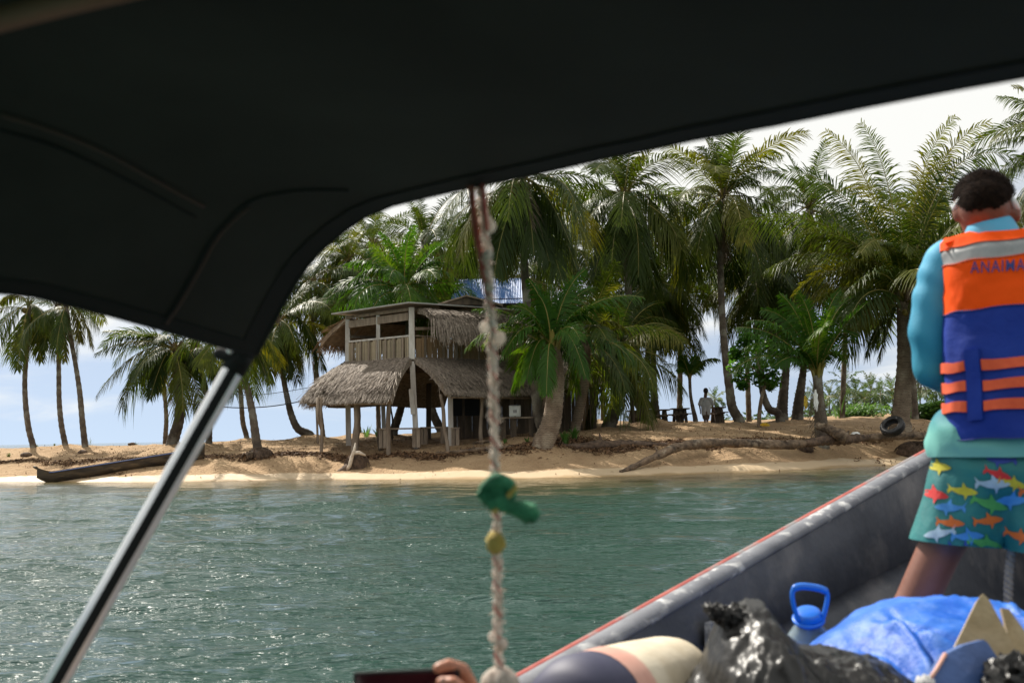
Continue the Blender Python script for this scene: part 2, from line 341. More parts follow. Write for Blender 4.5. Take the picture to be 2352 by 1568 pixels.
def sand_material():
    m = bpy.data.materials.new('beach_sand'); m.use_nodes = True; nt = m.node_tree; N = nt.nodes; K = nt.links; b = N['Principled BSDF']
    tc = N.new('ShaderNodeTexCoord')
    def noise(sc, d=6, vec=None):
        n = N.new('ShaderNodeTexNoise'); n.inputs['Scale'].default_value = sc; n.inputs['Detail'].default_value = d; K.new(vec or tc.outputs['Object'], n.inputs['Vector']); return n
    n1 = noise(0.9); r = N.new('ShaderNodeValToRGB'); e = r.color_ramp.elements
    e[0].position = 0.3; e[0].color = (0.325, 0.21, 0.115, 1); e[1].position = 0.7; e[1].color = (0.45, 0.31, 0.18, 1); K.new(n1.outputs['Fac'], r.inputs[0])
    n2 = noise(38, 4); mr = N.new('ShaderNodeMapRange'); mr.inputs['From Min'].default_value = 0.3; mr.inputs['From Max'].default_value = 0.7; mr.inputs['To Min'].default_value = 0.78; mr.inputs['To Max'].default_value = 1.12
    K.new(n2.outputs['Fac'], mr.inputs['Value']); mm = N.new('ShaderNodeMix'); mm.data_type = 'RGBA'; mm.blend_type = 'MULTIPLY'; mm.inputs[0].default_value = 1
    K.new(r.outputs[0], mm.inputs[6]); K.new(mr.outputs[0], mm.inputs[7])
    # leaf litter specks
    n4 = noise(7.5, 3); m4 = N.new('ShaderNodeMapRange'); m4.inputs['From Min'].default_value = 0.66; m4.inputs['From Max'].default_value = 0.70; m4.inputs['To Max'].default_value = 0.75
    K.new(n4.outputs['Fac'], m4.inputs['Value'])
    at = N.new('ShaderNodeAttribute'); at.attribute_name = 'inland'
    f4 = N.new('ShaderNodeMath'); f4.operation = 'MULTIPLY'; K.new(m4.outputs[0], f4.inputs[0])
    mi = N.new('ShaderNodeMapRange'); mi.inputs['From Min'].default_value = 2.6; mi.inputs['From Max'].default_value = 4.2; K.new(at.outputs['Fac'], mi.inputs['Value']); K.new(mi.outputs[0], f4.inputs[1])
    ml = N.new('ShaderNodeMix'); ml.data_type = 'RGBA'; K.new(f4.outputs[0], ml.inputs[0]); K.new(mm.outputs[2], ml.inputs[6]); ml.inputs[7].default_value = (0.16, 0.095, 0.05, 1)
    # smooth washed band at the water line: paler and slightly glossy, edge wobbling
    n3 = noise(0.6, 4); ad = N.new('ShaderNodeMath'); ad.operation = 'MULTIPLY_ADD'; ad.inputs[1].default_value = 0.9; ad.inputs[2].default_value = -0.45; K.new(n3.outputs['Fac'], ad.inputs[0])
    sm = N.new('ShaderNodeMath'); sm.operation = 'ADD'; K.new(ad.outputs[0], sm.inputs[0]); K.new(at.outputs['Fac'], sm.inputs[1])
    wet = N.new('ShaderNodeMapRange'); wet.inputs['From Min'].default_value = 0.95; wet.inputs['From Max'].default_value = 1.12; wet.inputs['To Min'].default_value = 1; wet.inputs['To Max'].default_value = 0
    K.new(sm.outputs[0], wet.inputs['Value'])
    mw = N.new('ShaderNodeMix'); mw.data_type = 'RGBA'; K.new(wet.outputs[0], mw.inputs[0]); K.new(ml.outputs[2], mw.inputs[6]); mw.inputs[7].default_value = (0.53, 0.405, 0.265, 1)
    soak = N.new('ShaderNodeMapRange'); soak.inputs['From Min'].default_value = 0.05; soak.inputs['From Max'].default_value = 0.28; soak.inputs['To Min'].default_value = 1; soak.inputs['To Max'].default_value = 0
    K.new(sm.outputs[0], soak.inputs['Value'])
    mk = N.new('ShaderNodeMix'); mk.data_type = 'RGBA'; K.new(soak.outputs[0], mk.inputs[0]); K.new(mw.outputs[2], mk.inputs[6]); mk.inputs[7].default_value = (0.34, 0.235, 0.125, 1)
    K.new(mk.outputs[2], b.inputs['Base Color'])
    rr = N.new('ShaderNodeMapRange'); rr.inputs['To Min'].default_value = 0.95; rr.inputs['To Max'].default_value = 0.45; K.new(wet.outputs[0], rr.inputs['Value']); K.new(rr.outputs[0], b.inputs['Roughness'])
    b.inputs['Specular IOR Level'].default_value = 0.25
    nb = noise(9, 8); bs = N.new('ShaderNodeMath'); bs.operation = 'SUBTRACT'; bs.inputs[0].default_value = 1.0; K.new(wet.outputs[0], bs.inputs[1])
    bb = N.new('ShaderNodeMath'); bb.operation = 'MULTIPLY'; bb.inputs[1].default_value = 0.9; K.new(bs.outputs[0], bb.inputs[0])
    bp = N.new('ShaderNodeBump'); bp.inputs['Distance'].default_value = 0.13; K.new(bb.outputs[0], bp.inputs['Strength']); K.new(nb.outputs['Fac'], bp.inputs['Height']); K.new(bp.outputs[0], b.inputs['Normal'])
    return m

def np_grid_mesh(name, X, Y, Z, material, attr=None):
    nr, nc = X.shape; me = bpy.data.meshes.new(name)
    co = np.stack([X, Y, Z], -1).reshape(-1, 3).astype(np.float32)
    idx = np.arange(nr * nc).reshape(nr, nc)
    q = np.stack([idx[:-1, :-1], idx[:-1, 1:], idx[1:, 1:], idx[1:, :-1]], -1).reshape(-1, 4)
    me.vertices.add(len(co)); me.vertices.foreach_set('co', co.ravel())
    me.loops.add(q.size); me.loops.foreach_set('vertex_index', q.ravel().astype(np.int32))
    me.polygons.add(len(q)); me.polygons.foreach_set('loop_start', (np.arange(len(q)) * 4).astype(np.int32)); 
    me.polygons.foreach_set('use_smooth', np.ones(len(q), bool))
    me.update(calc_edges=True); me.materials.append(material)
    if attr:
        for k, a in attr.items():
            at = me.attributes.new(k, 'FLOAT', 'POINT'); at.data.foreach_set('value', a.reshape(-1).astype(np.float32))
    return me

def build_land():
    uu = np.concatenate([np.arange(-1500, -200, 30), np.arange(-200, 2560, 5.5), np.arange(2560, 3800, 30)]).astype(float)
    yy = np.concatenate([np.arange(8, 26, 2.0), np.arange(26, 46, 0.11), np.arange(46, 64, 0.4), np.arange(64, 122, 4.0)])
    U, YY = np.meshgrid(uu, yy); X = (U - 1176) / FPX * YY
    Z = ground(X, YY)
    s = YY - shore_y(U)
    o = link('sand_beach', np_grid_mesh('sand_beach', X, YY, Z, sand_material(), {'inland': s}))
    tag(o, 'tan sand beach rising from the water to a low crest', kind='structure')

def water_material():
    m = bpy.data.materials.new('sea_water'); m.use_nodes = True; nt = m.node_tree; N = nt.nodes; K = nt.links; b = N['Principled BSDF']
    b.inputs['Roughness'].default_value = 0.09; b.inputs['IOR'].default_value = 1.333
    at = N.new('ShaderNodeAttribute'); at.attribute_name = 'offshore'
    r = N.new('ShaderNodeValToRGB'); e = r.color_ramp.elements
    e[0].position = 0.0; e[0].color = (0.17, 0.13, 0.06, 1); e[1].position = 1.0; e[1].color = (0.018, 0.051, 0.043, 1)
    x = e.new(0.10); x.color = (0.055, 0.055, 0.026, 1); x = e.new(0.42); x.color = (0.016, 0.050, 0.036, 1)
    mr = N.new('ShaderNodeMapRange'); mr.inputs['From Min'].default_value = 0; mr.inputs['From Max'].default_value = 26; K.new(at.outputs['Fac'], mr.inputs['Value']); K.new(mr.outputs[0], r.inputs[0])
    K.new(r.outputs[0], b.inputs['Base Color'])
    tc = N.new('ShaderNodeTexCoord'); mp = N.new('ShaderNodeMapping'); mp.inputs['Scale'].default_value = (0.45, 1.3, 1); mp.inputs['Rotation'].default_value = (0, 0, R(12)); K.new(tc.outputs['Object'], mp.inputs[0])
    hs = None
    for sc, w, d in ((2.4, 0.7, 2), (6.5, 0.66, 3), (15.0, 0.40, 2)):
        n = N.new('ShaderNodeTexNoise'); n.inputs['Scale'].default_value = sc; n.inputs['Detail'].default_value = d; n.inputs['Distortion'].default_value = 0.6; K.new(mp.outputs[0], n.inputs['Vector'])
        mu = N.new('ShaderNodeMath'); mu.operation = 'MULTIPLY'; mu.inputs[1].default_value = w; K.new(n.outputs['Fac'], mu.inputs[0])
        if hs is None: hs = mu.outputs[0]
        else:
            a = N.new('ShaderNodeMath'); a.operation = 'ADD'; K.new(hs, a.inputs[0]); K.new(mu.outputs[0], a.inputs[1]); hs = a.outputs[0]
    bp = N.new('ShaderNodeBump'); cr = N.new('ShaderNodeMapRange'); cr.inputs['From Max'].default_value = 13; cr.inputs['To Min'].default_value = 0.30; K.new(at.outputs['Fac'], cr.inputs['Value']); K.new(cr.outputs[0], bp.inputs['Strength']); bp.inputs['Distance'].default_value = 0.085; K.new(hs, bp.inputs['Height']); K.new(bp.outputs[0], b.inputs['Normal'])
    return m

def build_water():
    az = np.radians(np.concatenate([np.linspace(-75, -32, 24)[:-1], np.linspace(-32, 32, 480), np.linspace(32, 75, 24)[1:]]))
    yy = np.concatenate([1.6 * (36 / 1.6) ** (np.linspace(0, 1, 900) ** 0.9), np.geomspace(38, 4000, 40)])
    A, YY = np.meshgrid(az, yy); X = np.tan(A) * YY
    Z = np.zeros_like(X); rng = np.random.RandomState(4)
    wx = X + 0.5 * vnoise(X * 0.6, YY * 0.6, 21); wy = YY + 0.5 * vnoise(X * 0.6, YY * 0.6, 22)
    for k in range(18):
        lam = 0.22 * 1.17 ** k * rng.uniform(0.9, 1.1)
        th = math.radians(80 + rng.normal() * 17); amp = 0.0052 * lam ** 0.85
        ph = (wx * math.cos(th) + wy * math.sin(th)) * 2 * math.pi / lam + rng.uniform(0, 6.28)
        fade = np.clip(2.0 - YY * 0.036 / lam, 0, 1)
        Z += amp * (np.sin(ph) - 0.30 * np.cos(2 * ph)) * fade * (0.6 + 0.8 * (vnoise(X * 0.3 + k, YY * 0.3, k) + 0.5))
    off = shore_y(1176 + FPX * X / YY) - YY
    Z *= np.clip(off / 9.0, 0.10, 1) * np.clip(1.5 - YY / 60, 0, 1)
    me = np_grid_mesh('water', X, YY, Z, water_material(), {'offshore': np.where(YY < 60, np.clip(off, 0, 60), 26)})
    o = link('water', me); tag(o, 'rippled teal green sea between the boat and the beach', kind='structure')
    # the open sea around and behind, a little lower
    mb = MB(); n = 48
    ring = [[(r * math.cos(2 * math.pi * k / n), r * math.sin(2 * math.pi * k / n), -0.14) for k in range(n)] for r in (0.5, 6, 40, 400, 4500)]
    mb.grid(ring, closed=True)
    o2 = mb.build('open_sea', MT['sea_far'], smooth=True); tag(o2, 'open sea reaching to the horizon', kind='structure')
MT['sea_far'] = mat('open_sea_water', (0.02, 0.11, 0.09), (0.03, 0.13, 0.10), 0.3, 0.12, bump=0.5, bscale=2.5, bdist=0.1)
# ------------------------------------------------------------------ coconut palms
def frond_mesh(path, leaf, seed, mats, n=40, twist=0.0, lift=0.25, droop=0.55, width=0.045, side=None, start=0.14, rr=0.028, fwd=0.42, ragged=0.17):
    """one pinnate leaf along a 3-D path: midrib tube plus two ranks of drooping leaflets"""
    rng = random.Random(seed); mb = MB()
    path = [Vector(p) for p in path]; m = len(path)
    mb.tube(path, [rr * (1 - 0.85 * i / (m - 1)) for i in range(m)], 4, 1, cap=False)
    acc = [0.0]
    for i in range(1, m): acc.append(acc[-1] + (path[i] - path[i - 1]).length)
    Ltot = acc[-1]
    def at(t):
        d = t * Ltot
        for i in range(1, m):
            if acc[i] >= d or i == m - 1:
                k = (d - acc[i - 1]) / max(acc[i] - acc[i - 1], 1e-6); return path[i - 1].lerp(path[i], k), (path[i] - path[i - 1]).normalized()
    ch = path[-1] - path[0]
    if side is None:
        side = Vector((-ch.y, ch.x, 0))
        if side.length < 0.15 * ch.length: side = Vector((1, 0, 0))
    side = Vector(side).normalized(); down = Vector((0, 0, -1))
    for i in range(n):
        t = start + (1 - start) * (i + 0.5 * rng.random()) / n
        p, T = at(min(t, 0.995))
        S = (side - T * side.dot(T)).normalized(); Nn = S.cross(T)
        if Nn.z < 0: Nn = -Nn
        Q = Quaternion(T, twist + rng.uniform(-0.1, 0.1)); S = Q @ S; Nn = Q @ Nn
        prof = (0.35 + 0.65 * min(1, (t - start) / 0.22)) * (1.0 if t < 0.6 else max(0.22, 1 - ((t - 0.6) / 0.4) ** 1.6 * 0.72))
        for sg in (1, -1):
            if rng.random() < 0.03: continue
            l = leaf * prof * rng.uniform(1 - ragged * 2, 1 + ragged)
            a = fwd + 0.45 * t + rng.uniform(-ragged, ragged)
            d = (S * sg * math.cos(a) + T * math.sin(a) + Nn * (lift + rng.uniform(-ragged, ragged))).normalized()
            dr = droop * rng.uniform(0.7, 1.3); w = width * (0.7 + 0.3 * prof)
            wd = (T - d * T.dot(d)); wd = wd.normalized() if wd.length > 0.05 else Nn
            o = len(mb.v); q = p
            for k, (s, ww) in enumerate(((0, 0.55), (0.35, 1.0), (0.7, 0.75), (1.0, 0.0))):
                c = p + d * l * s + down * l * dr * s * s
                if ww > 0: mb.v += [tuple(c - wd * w * ww / 2), tuple(c + wd * w * ww / 2)]
                else: mb.v.append(tuple(c))
            mb.f += [(o, o + 1, o + 3, o + 2), (o + 2, o + 3, o + 5, o + 4), (o + 4, o + 5, o + 6)]; mb.m += [0, 0, 0]
    return mb.mesh('frond', mats, smooth=False)

def bend_path(e0, bend, L, power=1.4, n=11, yaw=0.0):
    p = Vector((0, 0, 0)); out = [p.copy()]; 
    for i in range(n - 1):
        t = (i + 0.5) / (n - 1); e = max(e0 - bend * t ** power, R(-88))
        y = yaw * t
        p = p + Vector((math.cos(e) * math.cos(y), math.cos(e) * math.sin(y), math.sin(e))) * (L / (n - 1)); out.append(p.copy())
    return out
FV = {}
def make_variants():
    rng = random.Random(77); E = [82, 68, 55, 42, 30, 18, 5, -10, -28, -48]
    for kind in ('frond', 'frond_young'):
        FV[kind] = []
        for i, e in enumerate(E):
            for j in range(3):
                bend = R({0: 18, 1: 34, 2: 55, 3: 75, 4: 88, 5: 90, 6: 85, 7: 72, 8: 55, 9: 38}[i] * rng.uniform(0.75, 1.25))
                pth = bend_path(R(e + rng.uniform(-5, 5)), bend, 1.0 * rng.uniform(0.92, 1.08), 1.3, yaw=rng.uniform(-0.35, 0.35))
                me = frond_mesh(pth, rng.uniform(0.215, 0.26), i * 10 + j, [MT[kind], MT['rachis']], n=64, twist=rng.uniform(-0.7, 0.7), lift=0.34 - 0.035 * i,
                                droop=(0.32 + 0.085 * i) * rng.uniform(0.8, 1.2), width=0.0125, side=(0, 1, 0), rr=0.0075)
                FV[kind].append((e, me))
    FV['dry'] = []
    for j in range(4):
        pth = bend_path(R(-35 - 12 * j), R(45), 0.9, 1.0, yaw=rng.uniform(-0.2, 0.2))
        FV['dry'].append((-70, frond_mesh(pth, 0.17, 500 + j, [MT['frond_dry'], MT['frond_dry']], n=34, twist=rng.uniform(-1, 1), lift=-0.1, droop=1.1, width=0.012, side=(0, 1, 0), rr=0.008, ragged=0.3)))
make_variants()

PALMS = []
def palm_spec(label, trunk, Y, w0, w1, L, n=22, seed=1, dy=0.0, kind='frond', emin=-45, emax=85, ex=(), nuts=0, dry=1, tm='trunk', flare=1.35, mound=0.18, group=None, crown_dy=0.0, name='coconut_palm', noground=False):
    PALMS.append(dict(label=label, trunk=trunk, Y=Y, w0=w0, w1=w1, L=L, n=n, seed=seed, dy=dy, kind=kind, emin=emin, emax=emax, ex=ex, nuts=nuts, dry=dry, tm=tm, flare=flare, mound=mound, group=group, name=name))
    b = P(trunk[0][0], trunk[0][1], Y)
    if mound: MOUNDS.append((b.x, b.y, mound * 0.8, 0.7))
G1 = 'slender palms at the left end of the beach'; G2 = 'palms along the crest of the beach'; G3 = 'palms behind the thatched hut'; G4 = 'palms over the right side of the beach'
# left end
palm_spec('slim coconut palm, leftmost on the beach, base curved to the right', [(76, 1024), (66, 985), (59, 930), (57, 870), (62, 800), (65, 740), (67, 702)], 40.5, 16, 11, 2.5, 8, 11, emin=-55, emax=70, group=G1, nuts=5,
          ex=[(5, 790, -0.4, 45), (40, 850, -0.8, 40), (118, 770, -0.6, 30), (0, 700, 0.3, 40), (95, 830, 0.3, 30)])
palm_spec('slim coconut palm, middle trunk of the three at the far left', [(150, 1022), (141, 975), (136, 920), (135, 850), (134, 780), (132, 705)], 40.5, 15, 11, 2.3, 8, 12, emin=-55, group=G1, dry=2, ex=[(100, 800, -0.5, 35), (150, 830, -0.3, 15)])
palm_spec('slim coconut palm leaning left, nearest the canoe of the left three', [(195, 1022), (189, 965), (183, 900), (174, 840), (163, 780), (152, 705)], 39.5, 17, 11, 2.4, 8, 13, emin=-55, group=G1, tm='trunk', ex=[(212, 800, -0.5, 60), (185, 785, -0.3, 45)])
palm_spec('thin pale palm trunk standing behind the bulging left trunk', [(380, 1003), (382, 960), (378, 900), (375, 850), (372, 800)], 45, 13, 9, 2.3, 13, 14, group=G2, mound=0)
palm_spec('stocky palm with wide sand mound and long fronds reaching left', [(398, 1010), (411, 965), (413, 920), (407, 870), (406, 835), (405, 805)], 37, 34, 17, 3.1, 12, 15, flare=1.6, mound=0.35, group=G2, tm='trunk_dark',
          ex=[(222, 908, -0.8, 70), (218, 812, -0.3, 40), (238, 760, 0.4, 25), (300, 870, -1.2, 50), (345, 915, -1.0, 55), (360, 900, 0.5, 40), (330, 770, 0.3, 30), (470, 890, -0.5, 60), (440, 860, 0.4, 40)])
palm_spec('leaning palm trunk partly behind the steel canopy pole', [(480, 1012), (480, 970), (476, 915), (466, 865), (454, 825), (446, 800)], 38, 18, 13, 2.6, 12, 16, group=G2, tm='trunk_dark', ex=[(500, 880, -0.4, 40), (392, 850, 0.3, 40)])
palm_spec('upright pale palm trunk right of the canopy pole, behind the net', [(566, 1001), (558, 970), (554, 920), (551, 870), (549, 810), (552, 760)], 43, 14, 11, 2.5, 15, 17, group=G2, ex=[(480, 850, 0, 50)])
palm_spec('leaning grey palm with exposed root ball near the waterline', [(593, 1040), (587, 1000), (580, 950), (571, 905), (560, 860), (548, 810), (538, 765)], 33.2, 26, 15, 2.5, 15, 18, flare=1.5, mound=0.0, group=G2, ex=[(655, 850, -0.3, 55), (610, 860, -0.6, 45), (570, 830, -0.9, 40)])
palm_spec('dark curved palm sweeping up from a sand mound left of the hut', [(712, 999), (685, 985), (670, 955), (660, 915), (651, 868), (645, 820), (642, 740)], 40, 24, 13, 2.9, 20, 19, flare=1.3, mound=0.3, group=G2, tm='trunk_dark', emin=-60,
          ex=[(620, 880, -0.5, 55), (665, 870, -0.6, 30), (745, 850, -0.4, 90), (725, 800, -0.8, 70), (760, 720, 0.2, 40), (690, 840, -0.7, 30), (600, 830, 0.3, 50)])
# behind the hut
palm_spec('large bright palm with upright green spears above the hut balcony', [(904, 990), (914, 960), (924, 920), (930, 850), (932, 760), (930, 672)], 38.5, 24, 16, 3.3, 24, 20, kind='frond_young', group=G3, nuts=4, dry=2, mound=0.2, emin=-20,
          ex=[(925, 498, -0.5, 6), (945, 515, 0.2, 4), (895, 520, -0.2, 8), (800, 655, -0.6, 75), (790, 610, 0.3, 60), (745, 690, 0.1, 60), (1020, 600, 0.2, 50), (1050, 640, -0.4, 60), (850, 560, 0.4, 30), (1000, 545, 0.6, 30), (830, 700, -0.9, 50), (1000, 690, -0.7, 50)])
palm_spec('dark palm trunk leaning left under the thatch gap of the hut', [(1014, 990), (999, 960), (990, 930), (981, 890), (972, 820), (968, 720), (975, 560)], 42, 26, 14, 3.4, 22, 21, group=G3, tm='trunk_dark', ex=[(1080, 480, 0.2, 30), (1085, 560, -0.4, 60), (960, 470, 0, 20), (1040, 640, -0.6, 50)])
palm_spec('small palm trunk behind the left posts of the hut', [(824, 999), (820, 960), (817, 910), (812, 830), (805, 730), (800, 600)], 45, 18, 11, 3.3, 24, 22, group=G3, ex=[(735, 600, 0, 50), (760, 540, 0.3, 30), (870, 520, 0.2, 40), (740, 680, -0.4, 60)], emin=-60)
palm_spec('palm crown left of the hut roof with hanging yellow leaf', [(742, 1000), (735, 940), (728, 860), (720, 760), (712, 650)], 43, 13, 10, 3.2, 24, 23, group=G3, emin=-48, mound=0, ex=[(650, 645, 0.2, 30), (680, 730, -0.3, 60), (770, 800, -0.3, 60), (650, 690, 0, 60)])
palm_spec('palm crown rising behind the middle of the hut roof', [(870, 995), (868, 900), (866, 760), (858, 560)], 48, 13, 11, 3.4, 22, 24, group=G3, mound=0)
palm_spec('palm crown behind the rope, above the right end of the hut roof', [(1075, 990), (1072, 900), (1068, 760), (1060, 600)], 46, 13, 11, 3.6, 24, 25, group=G3, mound=0, emin=-60, ex=[(1000, 640, -0.5, 60), (1120, 700, -0.5, 80)])
# tall palm with long hanging fronds
palm_spec('tall palm with long fronds hanging straight down behind the rope', [(1248, 990), (1236, 950), (1231, 900), (1222, 800), (1210, 690), (1204, 600), (1200, 410)], 33.5, 32, 20, 4.0, 26, 26, group=G4, nuts=9, dry=4, mound=0, emin=-62,
          ex=[(1212, 592, -0.8, 4), (1262, 600, -0.9, 20), (1140, 620, -0.4, 30), (1310, 560, -0.7, 60), (1325, 620, -0.5, 80), (1100, 560, 0.2, 60), (1160, 640, -0.7, 20), (1290, 640, -0.9, 40), (1345, 480, 0.3, 60)])
palm_spec('young palm with thick tan trunk and big arching fronds beside the hut', [(1248, 1018), (1262, 985), (1270, 950), (1275, 910), (1278, 870), (1274, 830), (1266, 800)], 31.2, 58, 40, 3.0, 9, 27, kind='frond_young', group=G4, flare=1.15, mound=0.25, dry=3, tm='trunk_tan', emin=30,
          ex=[(1235, 625, -0.3, 14), (1256, 660, -0.5, 10), (1160, 745, -0.6, 80), (1070, 800, -0.3, 95), (1255, 905, -1.3, 75), (1345, 865, -1.0, 105), (1370, 740, -0.2, 70), (1440, 660, 0.2, 50), (1155, 820, -1.0, 95), (1310, 600, 0.4, 12), (1340, 640, 0.6, 30), (1190, 690, 0.4, 40), (1400, 700, -0.4, 70), (1180, 900, 0.3, 90), (1330, 900, 0.5, 70), (1210, 870, -0.5, 80)])
palm_spec('ringed leaning tan palm trunk just right of the thick young palm', [(1322, 985), (1328, 955), (1336, 915), (1342, 880), (1345, 840), (1346, 790)], 33.5, 25, 24, 3.2, 18, 28, kind='frond', group=G4, tm='trunk_tan', flare=1.2, mound=0.2, ex=[(1440, 760, -0.4, 60), (1300, 680, 0.1, 30), (1400, 640, 0.2, 40), (1420, 850, -0.6, 80)])
palm_spec('dark palm with forked leaf bases and one yellow arching frond', [(1396, 985), (1408, 955), (1416, 920), (1419, 885), (1417, 850), (1418, 810)], 37.5, 40, 25, 3.2, 20, 29, group=G4, tm='trunk_dark', flare=1.5, mound=0.15, dry=2,
          ex=[(1542, 752, -0.6, 55), (1530, 730, 0.2, 60), (1480, 850, -0.8, 70), (1375, 850, -0.8, 60), (1500, 680, 0.2, 30), (1350, 700, 0.4, 40), (1450, 650, 0.1, 20)])
palm_spec('tall palm heavy with brown coconuts, crown below the canopy edge', [(1502, 975), (1478, 950), (1462, 910), (1453, 860), (1449, 800), (1444, 680), (1436, 560), (1433, 455)], 40, 30, 17, 4.2, 28, 30, group=G4, nuts=16, flare=1.5, mound=0.35, dry=3, emin=-60,
          ex=[(1350, 380, 0.3, 60), (1345, 470, -0.2, 40), (1520, 400, 0.2, 40), (1570, 530, -0.5, 110), (1540, 560, -0.8, 90), (1420, 345, 0.3, 20), (1470, 350, 0, 30), (1360, 560, -0.8, 60), (1450, 570, -1.2, 10), (1400, 540, -1.0, 10), (1500, 600, -0.3, 70), (1330, 520, 0.2, 60)])
palm_spec('straight dark palm trunk leaning right behind the picnic tables', [(1482, 958), (1484, 900), (1487, 830), (1490, 760), (1492, 640)], 45, 20, 13, 3.4, 22, 31, group=G4, tm='trunk_dark', emin=-48, ex=[(1440, 760, -0.3, 50), (1550, 760, -0.3, 60), (1500, 800, -0.8, 20)])
palm_spec('straight brown palm trunk left of the picnic tables', [(1508, 962), (1503, 915), (1501, 850), (1500, 780), (1505, 690)], 45.5, 26, 14, 3.4, 22, 32, group=G4, tm='trunk_dark', emin=-48, ex=[(1560, 790, -0.3, 60), (1450, 800, -0.3, 60)], dry=3)
palm_spec('small young palm growing between the picnic tables', [(1597, 962), (1591, 935), (1586, 905), (1584, 868)], 44, 15, 8, 1.5, 5, 33, kind='frond_young', group=G4, mound=0.1, dry=0, emin=40, ex=[(1568, 815, -0.2, 6), (1592, 812, 0.1, 6), (1640, 818, 0, 22), (1556, 850, -0.1, 20), (1610, 830, 0, 15)])
palm_spec('tall straight palm left of the leafy tree, skirt of dead fronds', [(1697, 964), (1682, 935), (1676, 895), (1668, 830), (1661, 760), (1656, 660), (1655, 570), (1662, 455)], 42, 28, 17, 4.2, 26, 34, group=G4, nuts=8, flare=1.5, mound=0.3, dry=7, emin=-55,
          ex=[(1590, 340, 0.2, 50), (1650, 300, 0.2, 10), (1680, 300, 0, 10), (1770, 340, -0.2, 60), (1790, 400, 0.1, 70), (1745, 420, -0.6, 40), (1600, 560, -0.5, 90), (1560, 470, 0.2, 60), (1780, 550, -0.4, 80), (1620, 320, 0.4, 30), (1700, 540, -1.0, 30)])
palm_spec('young palm with glowing green spear leaves in front of the leafy tree', [(1886, 975), (1884, 945), (1881, 915), (1879, 885), (1877, 862)], 34, 36, 24, 3.0, 6, 35, kind='frond_young', group=G4, flare=1.0, mound=0.15, dry=3, tm='trunk', emin=40,
          ex=[(1866, 648, -0.5, 5), (1885, 690, -0.2, 5), (1692, 752, -0.5, 55), (1742, 718, -0.2, 50), (1705, 800, -0.9, 60), (1815, 655, 0.2, 20), (1930, 660, 0.1, 30), (1948, 760, -0.4, 60), (1945, 830, -0.6, 60), (1780, 840, -0.9, 50), (1900, 640, 0.5, 10), (1830, 800, -0.6, 40), (1780, 690, 0.3, 40)])
palm_spec('curved dark palm trunk behind the leafy tree', [(1788, 950), (1768, 940), (1756, 915), (1748, 880), (1742, 830), (1738, 740), (1740, 640)], 45, 22, 14, 3.6, 24, 36, group=G4, tm='trunk_dark', emin=-48, ex=[(1640, 660, 0, 60), (1660, 700, -0.4, 70), (1830, 640, -0.2, 50)])
palm_spec('thick shaggy palm trunk, left one of the close dark pair', [(1796, 948), (1798, 920), (1802, 880), (1806, 840), (1808, 770), (1805, 640)], 46, 34, 18, 4.0, 24, 37, group=G4, tm='trunk_dark', flare=1.1, emin=-60, dry=4, ex=[(1720, 560, 0.2, 60), (1900, 600, 0, 60)])
palm_spec('thick shaggy palm trunk, right one of the close dark pair', [(1832, 952), (1836, 915), (1841, 880), (1846, 840), (1850, 770), (1860, 480)], 47, 34, 16, 4.2, 24, 38, group=G4, tm='trunk_dark', flare=1.1, emin=-60, dry=4, ex=[(1790, 430, 0.1, 40), (1830, 400, 0.2, 10), (1900, 420, 0.2, 30), (1770, 520, -0.3, 60)])
palm_spec('biggest palm with wide crown and broad ringed trunk behind the boatman', [(2068, 962), (2072, 930), (2074, 890), (2077, 840), (2077, 790), (2076, 740), (2078, 695)], 36, 50, 34, 4.9, 30, 39, group=G4, tm='trunk_tan', flare=1.55, mound=0.3, dry=4, emin=0, nuts=4,
          ex=[(2112, 236, 0.2, 30), (2030, 246, 0.1, 40), (1935, 270, 0.2, 80), (1828, 350, 0.2, 120), (2272, 330, -0.3, 190), (2190, 250, 0.1, 90), (1830, 540, -0.6, 110), (1740, 480, -0.1, 120), (1900, 640, -1.0, 110), (1960, 760, -1.2, 60), (1990, 820, -0.9, 50), (2290, 480, -0.2, 120), (2260, 620, -0.5, 120), (2000, 560, -1.8, 110), (2110, 560, -2.0, 90), (2050, 540, -1.5, 50), (1850, 700, -0.5, 120), (1760, 620, 0.3, 120), (2130, 300, 0.6, 20), (2020, 830, -0.4, 60), (2150, 800, -0.6, 70), (1930, 700, -0.9, 90), (2200, 700, -0.5, 100)])
palm_spec('thin brown palm trunk right of the broad ringed trunk', [(2101, 938), (2099, 905), (2097, 860), (2100, 800), (2115, 700), (2140, 560)], 46, 17, 13, 4.2, 24, 40, group=G4, mound=0.2)
palm_spec('palm past the right edge of the picture with one long drooping frond', [(2440, 950), (2450, 800), (2455, 600), (2460, 330)], 39, 26, 16, 4.6, 22, 41, group=G4, ex=[(2272, 335, -0.2, 35), (2322, 200, 0.1, 20), (2300, 420, -0.4, 60), (2330, 260, 0.3, 60)])
palm_spec('background palm crown between the hut and the coconut laden palm', [(1300, 975), (1302, 850), (1306, 700), (1310, 560)], 47, 14, 11, 4.2, 24, 42, group=G4, mound=0, emin=-32)
palm_spec('background palm crown low behind the forked dark palm', [(1385, 975), (1384, 850), (1383, 690)], 48, 14, 11, 4.0, 24, 43, group=G4, mound=0, emin=-32)
palm_spec('background palm crown right of the coconut laden palm', [(1560, 965), (1562, 850), (1560, 700), (1555, 610)], 50, 16, 12, 4.4, 24, 44, group=G4, mound=0, emin=-32, dry=3)
palm_spec('background palm crown beside the dead frond skirt', [(1720, 955), (1715, 800), (1710, 600)], 51, 16, 12, 4.4, 24, 45, group=G4, mound=0, emin=-32)
